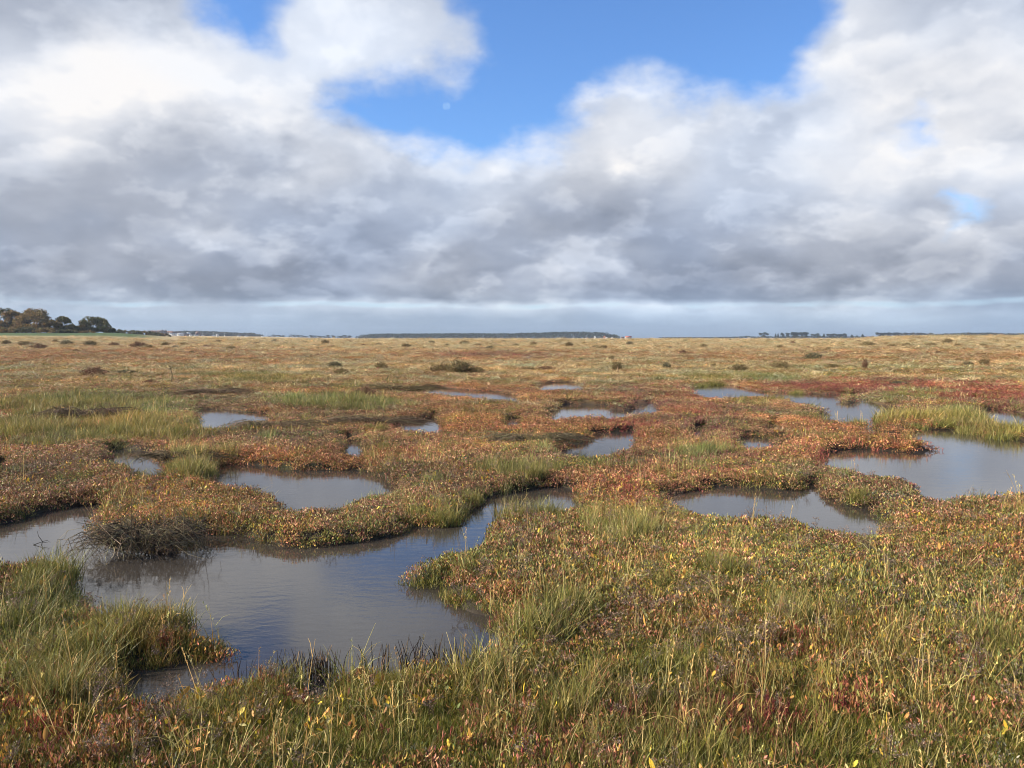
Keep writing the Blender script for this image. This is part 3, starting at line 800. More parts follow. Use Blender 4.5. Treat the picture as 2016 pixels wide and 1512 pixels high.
def build_cover():
    x, y, r = polar_points(430, 6.5, 1.55, 1.7, 290)
    x2, y2, r2 = polar_points(430, 6.5, 1.7, 290, 640)
    ok = np.degrees(np.arctan2(x2, y2)) > -22
    x = np.concatenate([x, x2[ok]]); y = np.concatenate([y, y2[ok]]); r = np.concatenate([r, r2[ok]])
    s = pool_sdf(x, y)
    keep = s > 0.015
    x, y, r, s = x[keep], y[keep], r[keep], s[keep]
    W = weights(x, y); cum = W.cumsum(0); u = RNG.rand(len(x))
    k = (u[None] > cum).sum(0)
    keep = (k != 5) | (RNG.rand(len(x)) < np.interp(r, [40, 90], [1, .45]))
    x, y, r, s, k = x[keep], y[keep], r[keep], s[keep], k[keep]
    z = ground_z(x, y, s) - 0.006
    q = np.maximum(1, r / 6.5) ** 0.78
    shade = np.exp(fbm(x * .8, y * .8, 90, 4) * 1.1 + RNG.randn(len(x)) * .14)
    hue = fbm(x * .45, y * .45, 95, 3)
    tint = np.stack([shade * (1 + hue * .7), shade, shade * (1 - hue * .4)], 1)
    hh = np.exp(fbm(x * 1.1, y * 1.1, 99, 3) * 1.1) * np.interp(r, [5, 14, 30, 80], [1, .8, .55, .6])
    defs = {
     'rust': ('sea_purslane', [p_leafy(i, PAL['rust']) for i in range(5)], 'low mat of small rust red and salmon salt marsh leaves', 'marsh plants', 1.0, 1.0),
     'olive': ('mixed_marsh_leaves', [p_leafy(20 + i, PAL['olive'], n=75, ll=(.012, .025)) for i in range(5)] + [p_crust(40)], 'low mat of olive green and yellow marsh leaves', 'marsh plants', 1.0, 1.0),
     'short': ('short_grass', [p_short(50 + i) for i in range(5)], 'short fine green grass between the marsh leaves', 'grass', 1.1, 1.0),
     'tall': ('long_grass', [p_tall(60 + i) for i in range(5)], 'longer olive and golden marsh grass in loose stands', 'grass', 1.0, 1.0),
     'glass': ('glasswort', [p_glass(70 + i) for i in range(5)], 'crimson glasswort growing in upright fleshy stems', 'marsh plants', 1.0, .85),
     'tan': ('pale_grass', [p_tan(80 + i) for i in range(4)], 'pale tan dry grass on the far belt of the marsh', 'grass', 1.0, .9)}
    for i, kn in enumerate(KINDS):
        m = k == i; n = int(m.sum())
        nm, pr, lab, cat, fx, fz = defs[kn]
        zs = hh[m] * RNG.uniform(.75, 1.25, n) * fz
        if kn == 'tall': zs *= np.interp(r[m], [7, 14], [1.15, 2.3]) * np.where((s[m] < .6) & (r[m] > 12) & (x[m] < r[m] * .3), .5, 1)
        rot, scl = mk(n, q[m] * RNG.uniform(.8, 1.25, n) * fx, zs)
        scatter(nm, pr, np.stack([x[m], y[m], z[m]], 1), rot, scl, tint[m], lab, cat)
    # under-mat of short grass in the near meadow so that it reads as green between the leaves
    x, y, r = polar_points(330, 3.2, 1.5, 1.7, 14)
    s = pool_sdf(x, y); Xp, Yp = proj(x, y)
    pr_ = sstep(1000, 1250, Yp + fbm(x, y, 14) * 300)
    keep = (s > .02) & (RNG.rand(len(x)) < pr_)
    x, y, r, s = x[keep], y[keep], r[keep], s[keep]; n = len(x)
    sh = np.exp(fbm(x * .8, y * .8, 91, 4) * 1.0 + RNG.randn(n) * .12)[:, None] * np.array([[1.0, 1.0, 1.0]])
    rot, scl = mk(n, RNG.uniform(.9, 1.4, n), RNG.uniform(.7, 1.2, n))
    scatter('meadow_grass', [p_short(150 + i, 80, .08) for i in range(5)], np.stack([x, y, ground_z(x, y, s) - .004], 1), rot, scl, sh, 'fine green grass filling the near bank under the leaves', 'grass')
    # straw stems
    x, y, r = polar_points(42, 4.0, 1.5, 1.9, 60)
    s = pool_sdf(x, y); W = weights(x, y); Xp, Yp = proj(x, y)
    pr_ = np.clip(W[3] * 2.2 + .25 * sstep(1150, 1400, Yp) + blob(Xp, Yp, 1560, 1500, 420, 110) * .8 + blob(Xp, Yp, 1100, 1250, 200, 90) * .5 + .05, 0, 1) * np.exp(fbm(x * .9, y * .9, 141) * 3)
    keep = (s > .0) & (RNG.rand(len(x)) < pr_)
    x, y, r, s = x[keep], y[keep], r[keep], s[keep]; n = len(x)
    q = np.maximum(1, r / 7) ** .6
    rot, scl = mk(n, q, RNG.uniform(.6, 1.2, n) * np.clip(1.1 - r / 120, .6, 1), .12)
    scatter('straw_stems', [p_straw(200 + i) for i in range(10)], np.stack([x, y, ground_z(x, y, s)], 1), rot, scl, np.exp(RNG.randn(n, 1) * .15) * np.ones((1, 3)), 'thin straw yellow dry stems standing above the marsh', 'dry stems')
    # dead sea lavender heads
    x, y, r = polar_points(42, 4.0, 1.5, 1.9, 26)
    s = pool_sdf(x, y); Xp, Yp = proj(x, y)
    pr_ = np.clip(.35 * np.exp(fbm(x * 1.2, y * 1.2, 131) * 6) + (s < .15) * .35, 0, 1)
    keep = (s > .01) & (RNG.rand(len(x)) < pr_)
    x, y, r, s = x[keep], y[keep], r[keep], s[keep]; n = len(x)
    rot, scl = mk(n, RNG.uniform(.7, 1.3, n), RNG.uniform(.7, 1.15, n), .25)
    scatter('dead_sea_lavender', [p_lavender(230 + i) for i in range(8)], np.stack([x, y, ground_z(x, y, s)], 1), rot, scl, np.exp(RNG.randn(n, 1) * .2) * np.ones((1, 3)), 'grey brown dead sea lavender heads above the leaves', 'dead flowers')
    # larger single leaves
    x, y, r = polar_points(85, 3.6, 1.3, 1.9, 16)
    s = pool_sdf(x, y); Xp, Yp = proj(x, y)
    pr_ = np.clip(.22 * np.exp(fbm(x * 1.1, y * 1.1, 151) * 7) + blob(Xp, Yp, 1350, 1130, 220, 60) * .7 + blob(Xp, Yp, 640, 1425, 350, 60) * .8, 0, 1)
    keep = (s > .03) & (RNG.rand(len(x)) < pr_)
    x, y, r, s = x[keep], y[keep], r[keep], s[keep]; n = len(x)
    rot, scl = mk(n, RNG.uniform(.6, 1.1, n), RNG.uniform(.8, 1.3, n), .2)
    scatter('sea_lavender_leaves', [p_bigleaf(260 + i) for i in range(8)], np.stack([x, y, ground_z(x, y, s)], 1), rot, scl, np.exp(RNG.randn(n, 1) * .15) * np.ones((1, 3)), 'yellow and orange oval sea lavender leaves in the near grass', 'marsh plants')
build_cover()

# ------------------------------------------------------------------ grass tufts one can point at
def make_tuft(seed, n, R, h, gold, lean=.6):
    return grass_tuft_bag(np.random.RandomState(seed), n, R, h, gold=gold, leanmax=lean).mesh('grass_tuft', M_GRASS1)
TUFT = {'green': [make_tuft(300 + i, 420, .16, (.12, .30), .14, .7) for i in range(3)],
        'gold': [make_tuft(310 + i, 380, .16, (.14, .32), .45, .6) for i in range(3)],
        'spiky': [make_tuft(320 + i, 90, .07, (.12, .26), .10, .9) for i in range(3)]}
def place_tuft(px, py, kind, k, s, sz, label, group=None, z=0.0):
    x, y = unproj(px, py, z); x = float(x); y = float(y)
    gz = float(ground_z(np.array([x]), np.array([y]))[0])
    gz = max(gz, WZ - .01)
    o = link('grass_tuft', TUFT[kind][k], loc=(x, y, gz - .01))
    o.rotation_euler = (0, 0, (px * 7 + py * 3) % 628 / 100.0); o.scale = (s, s, sz)
    tag(o, label, 'grass tuft', group or 'grass tufts round the pools')
for a in [
 (104,1150,'green',0,1.35,1.0,'dense dark green grass tuft on the point of the left bank beside the twig bush'),
 (60,1180,'gold',1,1.3,.8,'olive grass tuft with dry tips just left of the point of the left bank'),
 (235,1235,'gold',0,1.1,.7,'low gold tipped tuft at the start of the small spit below the twig bush'),
 (335,1235,'green',1,1.1,.8,'dark green tuft at the end of the small spit in the near pool'),
 (380,945,'gold',2,1.5,1.25,'tall olive gold tuft on the left end of the oval middle pool'),
 (350,930,'green',2,1.0,.7,'darker green tuft left of the tall gold tuft by the oval middle pool'),
 (835,1138,'spiky',0,1.5,.8,'small spiky green tuft on the point reaching into the near pool'),
 (875,1020,'green',0,1.2,.8,'bright green spiky tuft on the bank above the blue arm of the near pool'),
 (925,985,'gold',0,1.0,.7,'gold tuft hanging over the narrow neck of the near pool'),
 (1010,1022,'gold',1,1.3,1.0,'reedy gold tuft standing in the upper arm of the near pool'),
 (1075,1020,'green',2,1.4,.9,'green tuft on the right shore of the upper arm of the near pool'),
 (1050,945,'green',1,1.2,.8,'green tuft above the upper arm of the near pool'),
 (1250,1065,'gold',2,1.6,1.0,'wide yellowish tuft in the open marsh left of the long pool'),
 (1110,1215,'green',0,1.5,1.0,'large green tuft on the near bank right of the near pool'),
 (1060,1260,'gold',0,1.4,1.0,'straw tipped tuft at the lower right corner of the near pool'),
 (690,1334,'spiky',1,1.8,1.0,'bright spiky grass tuft in front of the near pool between the stubbles'),
 (1695,984,'green',1,1.0,.7,'dark green tuft on the right shore of the long pool'),
 (1440,900,'spiky',2,2.4,.8,'fresh green spiky tuft in front of the red glasswort patch'),
 (1375,900,'spiky',0,2.2,.7,'smaller fresh green tuft at the left end of the green strip in the red patch'),
 (1640,872,'green',0,1.5,.7,'dark green tuft on the peninsula of the big right pool'),
 (1690,830,'gold',1,1.3,.7,'pale tuft on the shore of the channel into the big right pool'),
 (1745,832,'green',2,1.5,.9,'blunt green tuft at the left end of the grassy spit in the right pool'),
 (1800,838,'green',0,1.7,.7,'second tuft along the grassy spit in the right pool'),
 (1855,838,'green',2,1.9,.8,'tallest green tuft on the middle of the grassy spit in the right pool'),
 (1912,848,'gold',1,1.9,.8,'bushy pale tuft on the grassy spit right of its middle'),
 (1972,858,'green',1,1.9,.9,'big green gold tuft on the grassy spit at the right edge of the picture'),
 (1568,772,'gold',0,1.7,.7,'yellow tuft on the far shore left of the islet in the right channel'),
 (1770,782,'green',0,2.2,.8,'green tuft on the far shore right of the islet in the right channel'),
 (1820,786,'green',1,2.2,.8,'rightmost green tuft on the far shore of the right channel'),
 (1405,755,'green',2,3.0,1.0,'dark tuft on the bank above the far end of the right channel'),
 (1375,758,'green',0,2.4,.8,'small dark tuft at the left end of the far right channel'),
 (590,802,'green',1,2.6,1.0,'left dark green tuft of the green bank above the small left pool'),
 (640,800,'green',0,2.8,1.1,'middle green tuft of the green bank above the small left pool'),
 (690,798,'green',2,2.6,1.2,'right dark green tuft of the green bank beside the dead stems'),
 (240,815,'green',1,2.6,1.2,'bright green tuft at the right end of the far left grass strip'),
 (160,818,'green',2,2.8,1.0,'green tuft in the middle of the far left grass strip'),
 (60,820,'green',0,2.8,1.1,'green tuft near the left end of the far left grass strip'),
 (300,850,'gold',1,2.0,1.2,'tall golden tuft right of the brown stem heap on the left'),
 (345,862,'green',2,1.8,1.0,'dark green tuft in front of the golden tuft left of the small pool'),
 (240,862,'gold',0,2.0,1.1,'golden tuft below the brown stem heap on the left'),
 (270,925,'spiky',1,1.8,.6,'little dark green tuft jutting into the small pool left of centre'),
 (90,860,'gold',2,2.2,1.0,'olive golden tuft near the left edge in the second grass strip'),
 (745,852,'green',0,1.3,.8,'dark green tuft at the right end of the flattened dead stems'),
 (1560,1225,'gold',1,1.1,.8,'straw gold tuft in the open grass right of centre'),
 (1420,1135,'gold',0,1.0,.8,'thin gold tuft in the orange leaves below the long pool'),
 (262,1052,'green',1,1.1,.5,'low green tuft on top of the bank just behind the dead twig bush'),
 (25,1245,'green',0,1.5,.8,'dark grass tuft at the left edge level with the small spit'),
 (95,1290,'gold',1,1.5,.7,'dry tipped tuft on the left bank below the dense dark tuft'),
 (170,1300,'green',2,1.5,.9,'green tuft on the left bank just left of the small inlet'),
 (30,1350,'green',1,1.6,.7,'big green tuft low on the left edge of the bank'),
 (120,1385,'gold',2,1.3,.9,'straw streaked tuft on the left bank below the small inlet'),
 (250,1258,'green',1,1.2,.8,'green tuft in the middle of the small spit'),
 (420,1420,'green',0,1.1,.6,'low green tuft in the near grass below the inlet mouth'),
 (548,1345,'green',2,1.0,.6,'green tuft at the shore left of the dark stalk clump'),
 (960,1345,'gold',2,1.3,1.0,'straw tuft on the near shore right of the pale stalks'),
 (1130,1400,'green',1,1.2,.7,'leaning green tuft in the bottom centre grass'),
 (1330,1330,'green',2,1.2,.7,'green tuft in the near grass right of centre'),
]: place_tuft(*a)

# ------------------------------------------------------------------ twig heaps
def twig_mesh(seed, n, rx, ry, h, curl=1.0, rad=(.0022, .0048), flat=0.0, pal=None):
    rng = np.random.RandomState(seed); bag = Bag(); pts = []; rd = []; col = []
    pal = pal or [(0.10,0.075,0.05,2),(0.055,0.040,0.028,3),(0.17,0.13,0.08,1.2),(0.03,0.022,0.016,2)]
    for i in range(n):
        a = rng.rand() * 6.283; r = math.sqrt(rng.rand()) * .8
        p = np.array([math.cos(a) * rx * r * .6, math.sin(a) * ry * r * .6, rng.uniform(0, h * .4)])
        d = np.array([math.cos(a + rng.randn() * .8) * rx, math.sin(a + rng.randn() * .8) * ry, 0]) * rng.uniform(.5, 1.05)
        top = h * rng.uniform(.4, 1.1) * (1 - flat * .5); m = 8; P = []
        w = rng.randn(3) * .02 * curl
        for t in np.linspace(0, 1, m):
            q = p + d * t + np.array([0, 0, 1]) * (4 * top * t * (1 - t) * (1 - .3 * t)) + w * math.sin(t * 7 + a) * min(rx, .4)
            q = q + rng.randn(3) * .008 * curl; q[2] = max(q[2], -.10); P.append(q)
        c = pick(rng, pal, 1, .25)[0]; r0 = rng.uniform(*rad)
        pts.append(np.array(P)); rd.append(r0); col.append(c)
        for k in range(rng.randint(1, 4)):
            s = P[rng.randint(2, 7)]; e = s + rng.randn(3) * np.array([.05, .05, .045]) * curl * (min(rx, .5) / .35)
            mid = (s + e) / 2 + rng.randn(3) * .012
            pts.append(np.array([s, mid, e])); rd.append(r0 * .7); col.append(c * 1.1)
    sticks(bag, pts, rd, col)
    return bag.mesh('dead_twigs', M_TWIG)
def place(name, me, px, py, label, cat, group=None, z=0.0, dz=0.0, rz=0.0, sc=(1, 1, 1), base=None):
    x, y = unproj(px, py, z); x = float(x); y = float(y)
    gz = float(ground_z(np.array([x]), np.array([y]))[0]) if base is None else base
    o = link(name, me, loc=(x, y, gz + dz)); o.rotation_euler = (0, 0, rz); o.scale = sc
    return tag(o, label, cat, group)
place('twig_bush', twig_mesh(400, 230, .46, .32, .19, 1.9, pal=[(0.20,0.15,0.09,2),(0.11,0.08,0.05,3),(0.28,0.22,0.12,1.2),(0.05,0.036,0.024,1.5)]), 288, 1084, 'tangled dark dead twig bush hanging over the left end of the near pool', 'dead bush', z=WZ, base=WZ, rz=.1)
place('stem_heap', twig_mesh(401, 330, 1.0, .35, .16, .8, (.003, .006), .5, [(0.16,0.115,0.07,3),(0.09,0.06,0.035,3),(0.24,0.18,0.10,1)]), 745, 838, 'flattened brown heap of dead stems beside the tiny centre pool', 'dead stems', 'brown heaps of dead stems')
place('stem_heap', twig_mesh(402, 240, .8, .28, .15, .8, (.003, .006), .5, [(0.19,0.15,0.08,3),(0.11,0.08,0.045,3),(0.26,0.22,0.12,1)]), 1050, 876, 'long dark heap of dead stems at the left end of the middle pool', 'dead stems', 'brown heaps of dead stems', rz=.15)
place('stem_heap', twig_mesh(403, 200, .8, .3, .16, .8, (.003, .006), .4, [(0.22,0.16,0.09,3),(0.14,0.10,0.06,3)]), 540, 848, 'brown heap of dead stems in front of the small left pool', 'dead stems', 'brown heaps of dead stems')
place('stem_heap', twig_mesh(404, 160, .9, .4, .22, .8, (.005, .009), .4, [(0.17,0.11,0.07,3),(0.10,0.07,0.045,3)]), 175, 826, 'round brown heap of dead stems between the two left grass strips', 'dead stems', 'brown heaps of dead stems')
place('stem_heap', twig_mesh(405, 180, 1.1, .5, .18, .8, (.006, .010), .4, [(0.19,0.13,0.075,3),(0.12,0.08,0.05,3)]), 425, 779, 'low dark heap of dead stems far beyond the small left pool', 'dead stems', 'brown heaps of dead stems')
place('stem_heap', twig_mesh(406, 150, .6, .3, .12, .8, (.003, .006), .4, [(0.15,0.11,0.06,3),(0.08,0.055,0.03,3)]), 350, 912, 'small heap of dead stems between the two left middle pools', 'dead stems', 'brown heaps of dead stems')
place('stem_heap', twig_mesh(407, 150, 1.2, .45, .2, .8, (.006, .010), .4, [(0.20,0.15,0.07,3),(0.14,0.10,0.05,3)]), 790, 772, 'dark matted stems at the left end of the long curved pool', 'dead stems', 'brown heaps of dead stems')
# stubble of broken stalks standing in the water's edge
def stubble_mesh(seed, n, rx, ry, h):
    rng = np.random.RandomState(seed); bag = Bag(); pts = []; rd = []; col = []
    for i in range(n):
        x = rng.randn() * rx * .5; y = rng.randn() * ry * .5; L = rng.uniform(.45, 1) * h; lx, ly = rng.randn(2) * .22 * L
        m = np.array([x + lx * .4, y + ly * .4, L * .5]); e = np.array([x + lx, y + ly, L])
        pts.append(np.array([[x, y, -.06], m, e])); rd.append(rng.uniform(.0018, .0042)); col.append(pick(rng, [(0.06,0.04,0.03,3),(0.03,0.022,0.017,2),(0.22,0.14,0.08,1.5),(0.34,0.24,0.12,.5)], 1, .2)[0])
    sticks(bag, pts, rd, col); return bag.mesh('stubble', M_TWIG)
gS = 'broken stalk clumps along the near shore'
place('stalk_stubble', stubble_mesh(420, 75, .10, .06, .16), 588, 1318, 'dark clump of broken stalks in the water left of the spiky tuft', 'stalks', gS, base=WZ)
place('stalk_stubble', stubble_mesh(421, 45, .07, .05, .14), 628, 1306, 'taller black stalk stubs standing in the water beside the dark clump', 'stalks', gS, base=WZ)
place('stalk_stubble', stubble_mesh(422, 40, .16, .06, .17), 775, 1306, 'thin brown broken stalks on the shore right of the spiky tuft', 'stalks', gS, base=WZ + .02)
place('stalk_stubble', stubble_mesh(423, 40, .16, .06, .17), 850, 1304, 'sparse brown stalks at the middle of the near shore', 'stalks', gS, base=WZ + .02)
place('stalk_stubble', stubble_mesh(424, 26, .12, .05, .16), 925, 1302, 'few pale stalks at the right end of the near shore', 'stalks', gS, base=WZ + .02)
place('stalk_stubble', stubble_mesh(425, 16, .10, .04, .14), 480, 1326, 'sparse pale stalks at the mouth of the small inlet', 'stalks', gS, base=WZ)
place('stalk_stubble', stubble_mesh(426, 60, .26, .10, .20), 1010, 992, 'upright brown stalks standing in the upper arm of the near pool', 'stalks', None, base=WZ)
# thin twig poking out of the water, and bits that drift
b = Bag(); sticks(b, [np.array([[0,0,-.04],[.015,0,.03],[-.02,.01,.07],[-.035,.02,.11]]), np.array([[.015,0,.03],[.05,.01,.035],[.08,.0,.02]]), np.array([[-.06,0,.0],[0,.01,.022],[.06,0,.018]])], [.004,.003,.004], [(0.04,0.03,0.02)]*3)
place('floating_twig', b.mesh('floating_twig', M_TWIG), 80, 1073, 'small dark forked twig sticking out of the left water', 'twig', z=WZ, base=WZ)
b = Bag(); sticks(b, [np.array([[0,0,-.1],[0.02,0,.25],[-.02,0,.45],[-.10,0,.62]]), np.array([[-.02,0,.45],[.06,0,.55]]), np.array([[-.02,0,.45],[-.12,0,.48]])], [.02,.012,.012], [(0.10,0.07,0.05)]*3)
place('dead_stalk', b.mesh('dead_stalk', M_TWIG), 338, 752, 'single dark dead stalk standing in the left middle marsh', 'dead stalk')

# ------------------------------------------------------------------ low dark shrubs (seablite) out on the marsh
def shrub_mesh(seed, n, tall=1.0, pal=None):
    rng = np.random.RandomState(seed); bag = Bag(); pts = []; rd = []; col = []
    pal = pal or [(0.22,0.17,0.070,3),(0.14,0.11,0.050,3),(0.32,0.24,0.10,1.4),(0.24,0.13,0.07,1)]
    nst = int(n)
    tips = []
    for i in range(nst):
        a = rng.rand() * 6.283; r = math.sqrt(rng.rand()); bx, by = math.cos(a) * r * .35, math.sin(a) * r * .28
        L = (1 - .45 * r * r) * rng.uniform(.6, 1.05) * tall
        e = np.array([bx * 1.5 + rng.randn() * .08, by * 1.5 + rng.randn() * .08, L])
        m = np.array([bx * 1.35, by * 1.35, L * .5]) + rng.randn(3) * .03
        pts.append(np.array([[bx, by, 0], m, e])); rd.append(.009); c = pick(rng, pal, 1, .2)[0]; col.append(c)
        for t in rng.uniform(.25, 1, 9): tips.append((m * (1 - t) + e * t if t > .5 else np.array([bx, by, 0]) * (1 - 2 * t) + m * 2 * t))
    sticks(bag, pts, rd, col)
    tips = np.array(tips); pos = tips + rng.randn(len(tips), 3) * .05; pos[:, 2] = np.abs(pos[:, 2])
    L = rng.uniform(.05, .13, len(pos))
    leaves(bag, rng, pos, hemi(rng, len(pos), .8), L, L * .3, pick(rng, pal, len(pos), .3))
    return bag.mesh('shrub', M_BUSH)
SHRUB = [shrub_mesh(440 + i, 130) for i in range(5)] + [shrub_mesh(450, 130, pal=[(0.24,0.12,0.07,3),(0.15,0.08,0.05,3),(0.19,0.13,0.07,2)]), shrub_mesh(451, 110, pal=[(0.13,0.125,0.07,3),(0.08,0.08,0.045,2),(0.2,0.17,0.09,1)])]
def shrub(px, pyb, w, h, k, label, group='dark shrubs out on the marsh', far_z=0.0):
    x, y = unproj(px, pyb, far_z); x = float(x); y = float(y)
    d = math.hypot(y, H); mpp = d / FPX
    gz = float(relief(np.array([x]), np.array([y]))[0])
    o = link('low_shrub', SHRUB[k], loc=(x, y, gz - .02))
    sx = w * mpp / 1.05; o.scale = (sx, sx * .8, h * mpp / .95); o.rotation_euler = (0, 0, (px * 13 % 628) / 100)
    return tag(o, label, 'shrub', group)
for a in [
 (188,742,64,20,5,'dark purplish brown shrub alone on the left middle marsh'),
 (870,734,46,19,0,'left dark olive shoulder of the biggest shrub in the middle'),
 (903,736,64,28,1,'biggest shrub of the middle marsh with tall upright stems'),
 (936,736,42,15,2,'low right shoulder of the biggest shrub in the middle'),
 (659,724,30,13,6,'grey brown round shrub left of the middle of the marsh'),
 (672,739,30,15,0,'darker shrub just below the grey brown round one'),
 (750,728,26,15,3,'dark round shrub between the paired shrubs and the biggest one'),
 (720,781,44,20,5,'rusty shrub beside the green bank in the left middle'),
 (1073,730,46,11,5,'flat reddish shrub right of the biggest shrub'),
 (1040,731,30,10,1,'small flat olive shrub between the biggest and the reddish shrub'),
 (1216,732,34,20,2,'upright dark shrub beneath the yellow strip of grass'),
 (1205,710,14,10,3,'small black shrub at the left end of the yellow strip of grass'),
 (1312,727,24,14,6,'small greenish shrub right of the yellow strip'),
 (1345,697,16,8,5,'small rusty shrub beyond the yellow strip'),
 (1406,725,16,9,4,'tiny brown shrub left of the pair of dark shrubs'),
 (1455,732,48,16,0,'wide dark shrub, left one of the right middle pair'),
 (1537,728,40,18,1,'dark rounded shrub, right one of the right middle pair'),
 (1600,709,44,15,6,'broad olive shrub above the far end of the red sheet'),
 (1640,728,34,12,2,'low shrub left of the thin upright reddish one'),
 (1702,728,16,22,5,'thin upright reddish shrub on the right middle marsh'),
 (1938,722,26,16,3,'dark shrub near the right edge with a green mound beside it'),
 (1905,722,22,10,6,'greenish low mound left of the dark shrub near the right edge'),
 (1630,692,12,8,4,'tiny dark shrub on the right brown flat'),
 (1845,700,20,9,5,'faint brown shrub on the right brown flat'),
 (296,757,24,9,5,'small purplish shrub left of the dead stalk'),
 (205,756,30,6,4,'flat dark shrub below the purplish brown one'),
 (250,738,40,10,6,'grey green low shrub right of the purplish brown one'),
 (1770,758,50,8,6,'low olive shrub strip above the red sheet'),
 (790,768,34,10,0,'dark low shrub at the left tip of the long curved pool'),
]: shrub(*a)
# the many small ones along the pale belt, named by what stands behind them on the skyline
SKY = [(-60, 'left edge of the oaks'), (45, 'large brown oak'), (120, 'second oak'), (190, 'rightmost oak'), (270, 'dark hedgerow'), (350, 'village roofs'), (430, 'wooded hill'), (522, 'pair of masts'), (610, 'line of small far trees'),
       (720, 'left tip of the long wood'), (860, 'left part of the long wood'), (1000, 'middle of the long wood'), (1120, 'right part of the long wood'), (1180, 'white gables'), (1238, 'red roofed hut'), (1340, 'bare horizon right of the hut'),
       (1440, 'bare horizon left of the pines'), (1505, 'lone flat topped pine'), (1570, 'dense pine stand'), (1640, 'green pine stand'), (1700, 'scattered single pines'), (1790, 'long pine wood on the right'), (1880, 'low dune'), (1980, 'dark wood at the right edge')]
def skyname(px): return min(SKY, key=lambda s: abs(s[0] - px))[1]
rngb = random.Random(5); used = {}
belt = [(12,681,26),(50,684,30),(75,690,34),(110,678,20),(132,682,34),(150,694,16),(178,684,30),(224,684,22),(272,687,34),(294,688,20),(325,684,24),(345,687,14),(378,697,18),(300,672,14),(361,683,18),(405,686,16),(430,678,18),(455,690,20),(470,674,12),
 (505,680,16),(520,671,12),(540,676,20),(577,689,10),(560,680,14),(600,676,14),(627,689,14),(640,680,26),(655,686,12),(690,677,14),(715,684,16),(745,682,16),(768,688,14),(800,686,22),(835,688,14),(850,679,16),(880,684,16),(915,680,26),(940,684,16),(965,688,18),
 (990,676,14),(1015,684,16),(1050,682,22),(1085,680,14),(1120,684,26),(1150,679,14),(1173,687,20),(1188,688,22),(1205,672,10),(1240,681,22),(1270,677,12),(1290,685,14),(1318,688,16),(1350,676,12),(1385,686,22),(1420,681,12),(1437,672,8),(1460,686,14),(1493,682,14),(1512,672,10),
 (1535,688,20),(1560,679,16),(1592,687,12),(1615,673,10),(1660,684,14),(1690,676,14),(1708,684,30),(1745,681,14),(1756,686,20),(1785,685,26),(1800,676,10),(1834,683,24),(1865,680,30),(1885,683,18),(1907,676,12),(1935,684,20),(1960,678,22),(1985,684,16),(2006,689,16)]
sizes = ['tiny', 'small', 'small', 'broad', 'broad']; tones = ['brown', 'olive', 'grey green', 'dark', 'rust brown']
for i, (px, py, w) in enumerate(belt):
    w *= .85
    k = rngb.randrange(7)
    dpt = 'far out' if py < 680 else ('halfway out' if py < 687 else 'in front')
    szw = 'tiny' if w < 15 else ('small' if w < 23 else 'broad')
    tone = {5: 'rust brown', 6: 'grey green'}.get(k, 'dark olive')
    lab = '%s %s shrub %s under the %s' % (szw, tone, dpt, skyname(px))
    used[lab] = used.get(lab, 0) + 1
    if used[lab] > 1: lab = lab.replace('shrub', 'second shrub', 1) if used[lab] == 2 else lab.replace('shrub', 'third shrub', 1)
    shrub(px, py, w * 1.05, max(5, w * .45) , k, lab, 'small shrubs along the pale belt')

# ------------------------------------------------------------------ trees
def crown_bag(rng, lobes, n, leaf, pal, flat=1.0, fill=.55):
    """lobes: list of (x,y,z,rx,ry,rz); leaf-sized faces spread through the lobes, denser at the shell"""
    bag = Bag(); w = np.array([l[3] * l[4] + l[3] * l[5] for l in lobes]); w = w / w.sum()
    idx = rng.choice(len(lobes), n, p=w); Lb = np.array(lobes)[idx]
    v = rng.randn(n, 3); v /= np.linalg.norm(v, axis=1)[:, None]
    v[:, 2] = np.where(v[:, 2] < -.35, -v[:, 2] * .5, v[:, 2])
    r = 1 - rng.rand(n) ** 1.6 * fill
    pos = Lb[:, :3] + v * Lb[:, 3:] * r[:, None]
    nz = fbm(pos[:, 0] * .55 + pos[:, 2] * .3 + 40, pos[:, 1] * .55 + pos[:, 2] * .7 + 40, int(abs(lobes[0][0] * 10)) % 9, 3)
    keep = (nz > -.13) | (leaf < .2); pos = pos[keep]; v = v[keep]; nz = nz[keep]; m = len(pos)
    L = rng.uniform(.6, 1.3, m) * leaf
    c = pick(rng, pal, m, .25)
    leaves(bag, rng, pos, v + rng.randn(m, 3) * .7, L, L * .7, c)
    return bag
def limbs_mesh(rng, lobes, base, r0, col=(0.07,0.055,0.04)):
    bag = Bag(); pts = []; rd = []; cl = []
    top = np.mean([l[:3] for l in lobes], 0)
    fork = np.array([base[0] * .7 + top[0] * .3, base[1] * .7 + top[1] * .3, top[2] * .38])
    pts.append(np.array([[base[0], base[1], -.5], (np.array([base[0], base[1], 0]) + fork) / 2 + rng.randn(3) * .15, fork])); rd.append(r0); cl.append(col)
    for l in lobes:
        e = np.array(l[:3]); mid = (fork + e) / 2 + rng.randn(3) * np.array([.5, .5, .3])
        pts.append(np.array([fork, mid, e])); rd.append(r0 * .45); cl.append(col)
        for k in range(3):
            q = e + rng.randn(3) * np.array(l[3:]) * .5
            pts.append(np.array([mid, (mid + q) / 2 + rng.randn(3) * .3, q])); rd.append(r0 * .2); cl.append(col)
    sticks(bag, pts, rd, cl)
    return bag.mesh('trunk', M_TWIG)
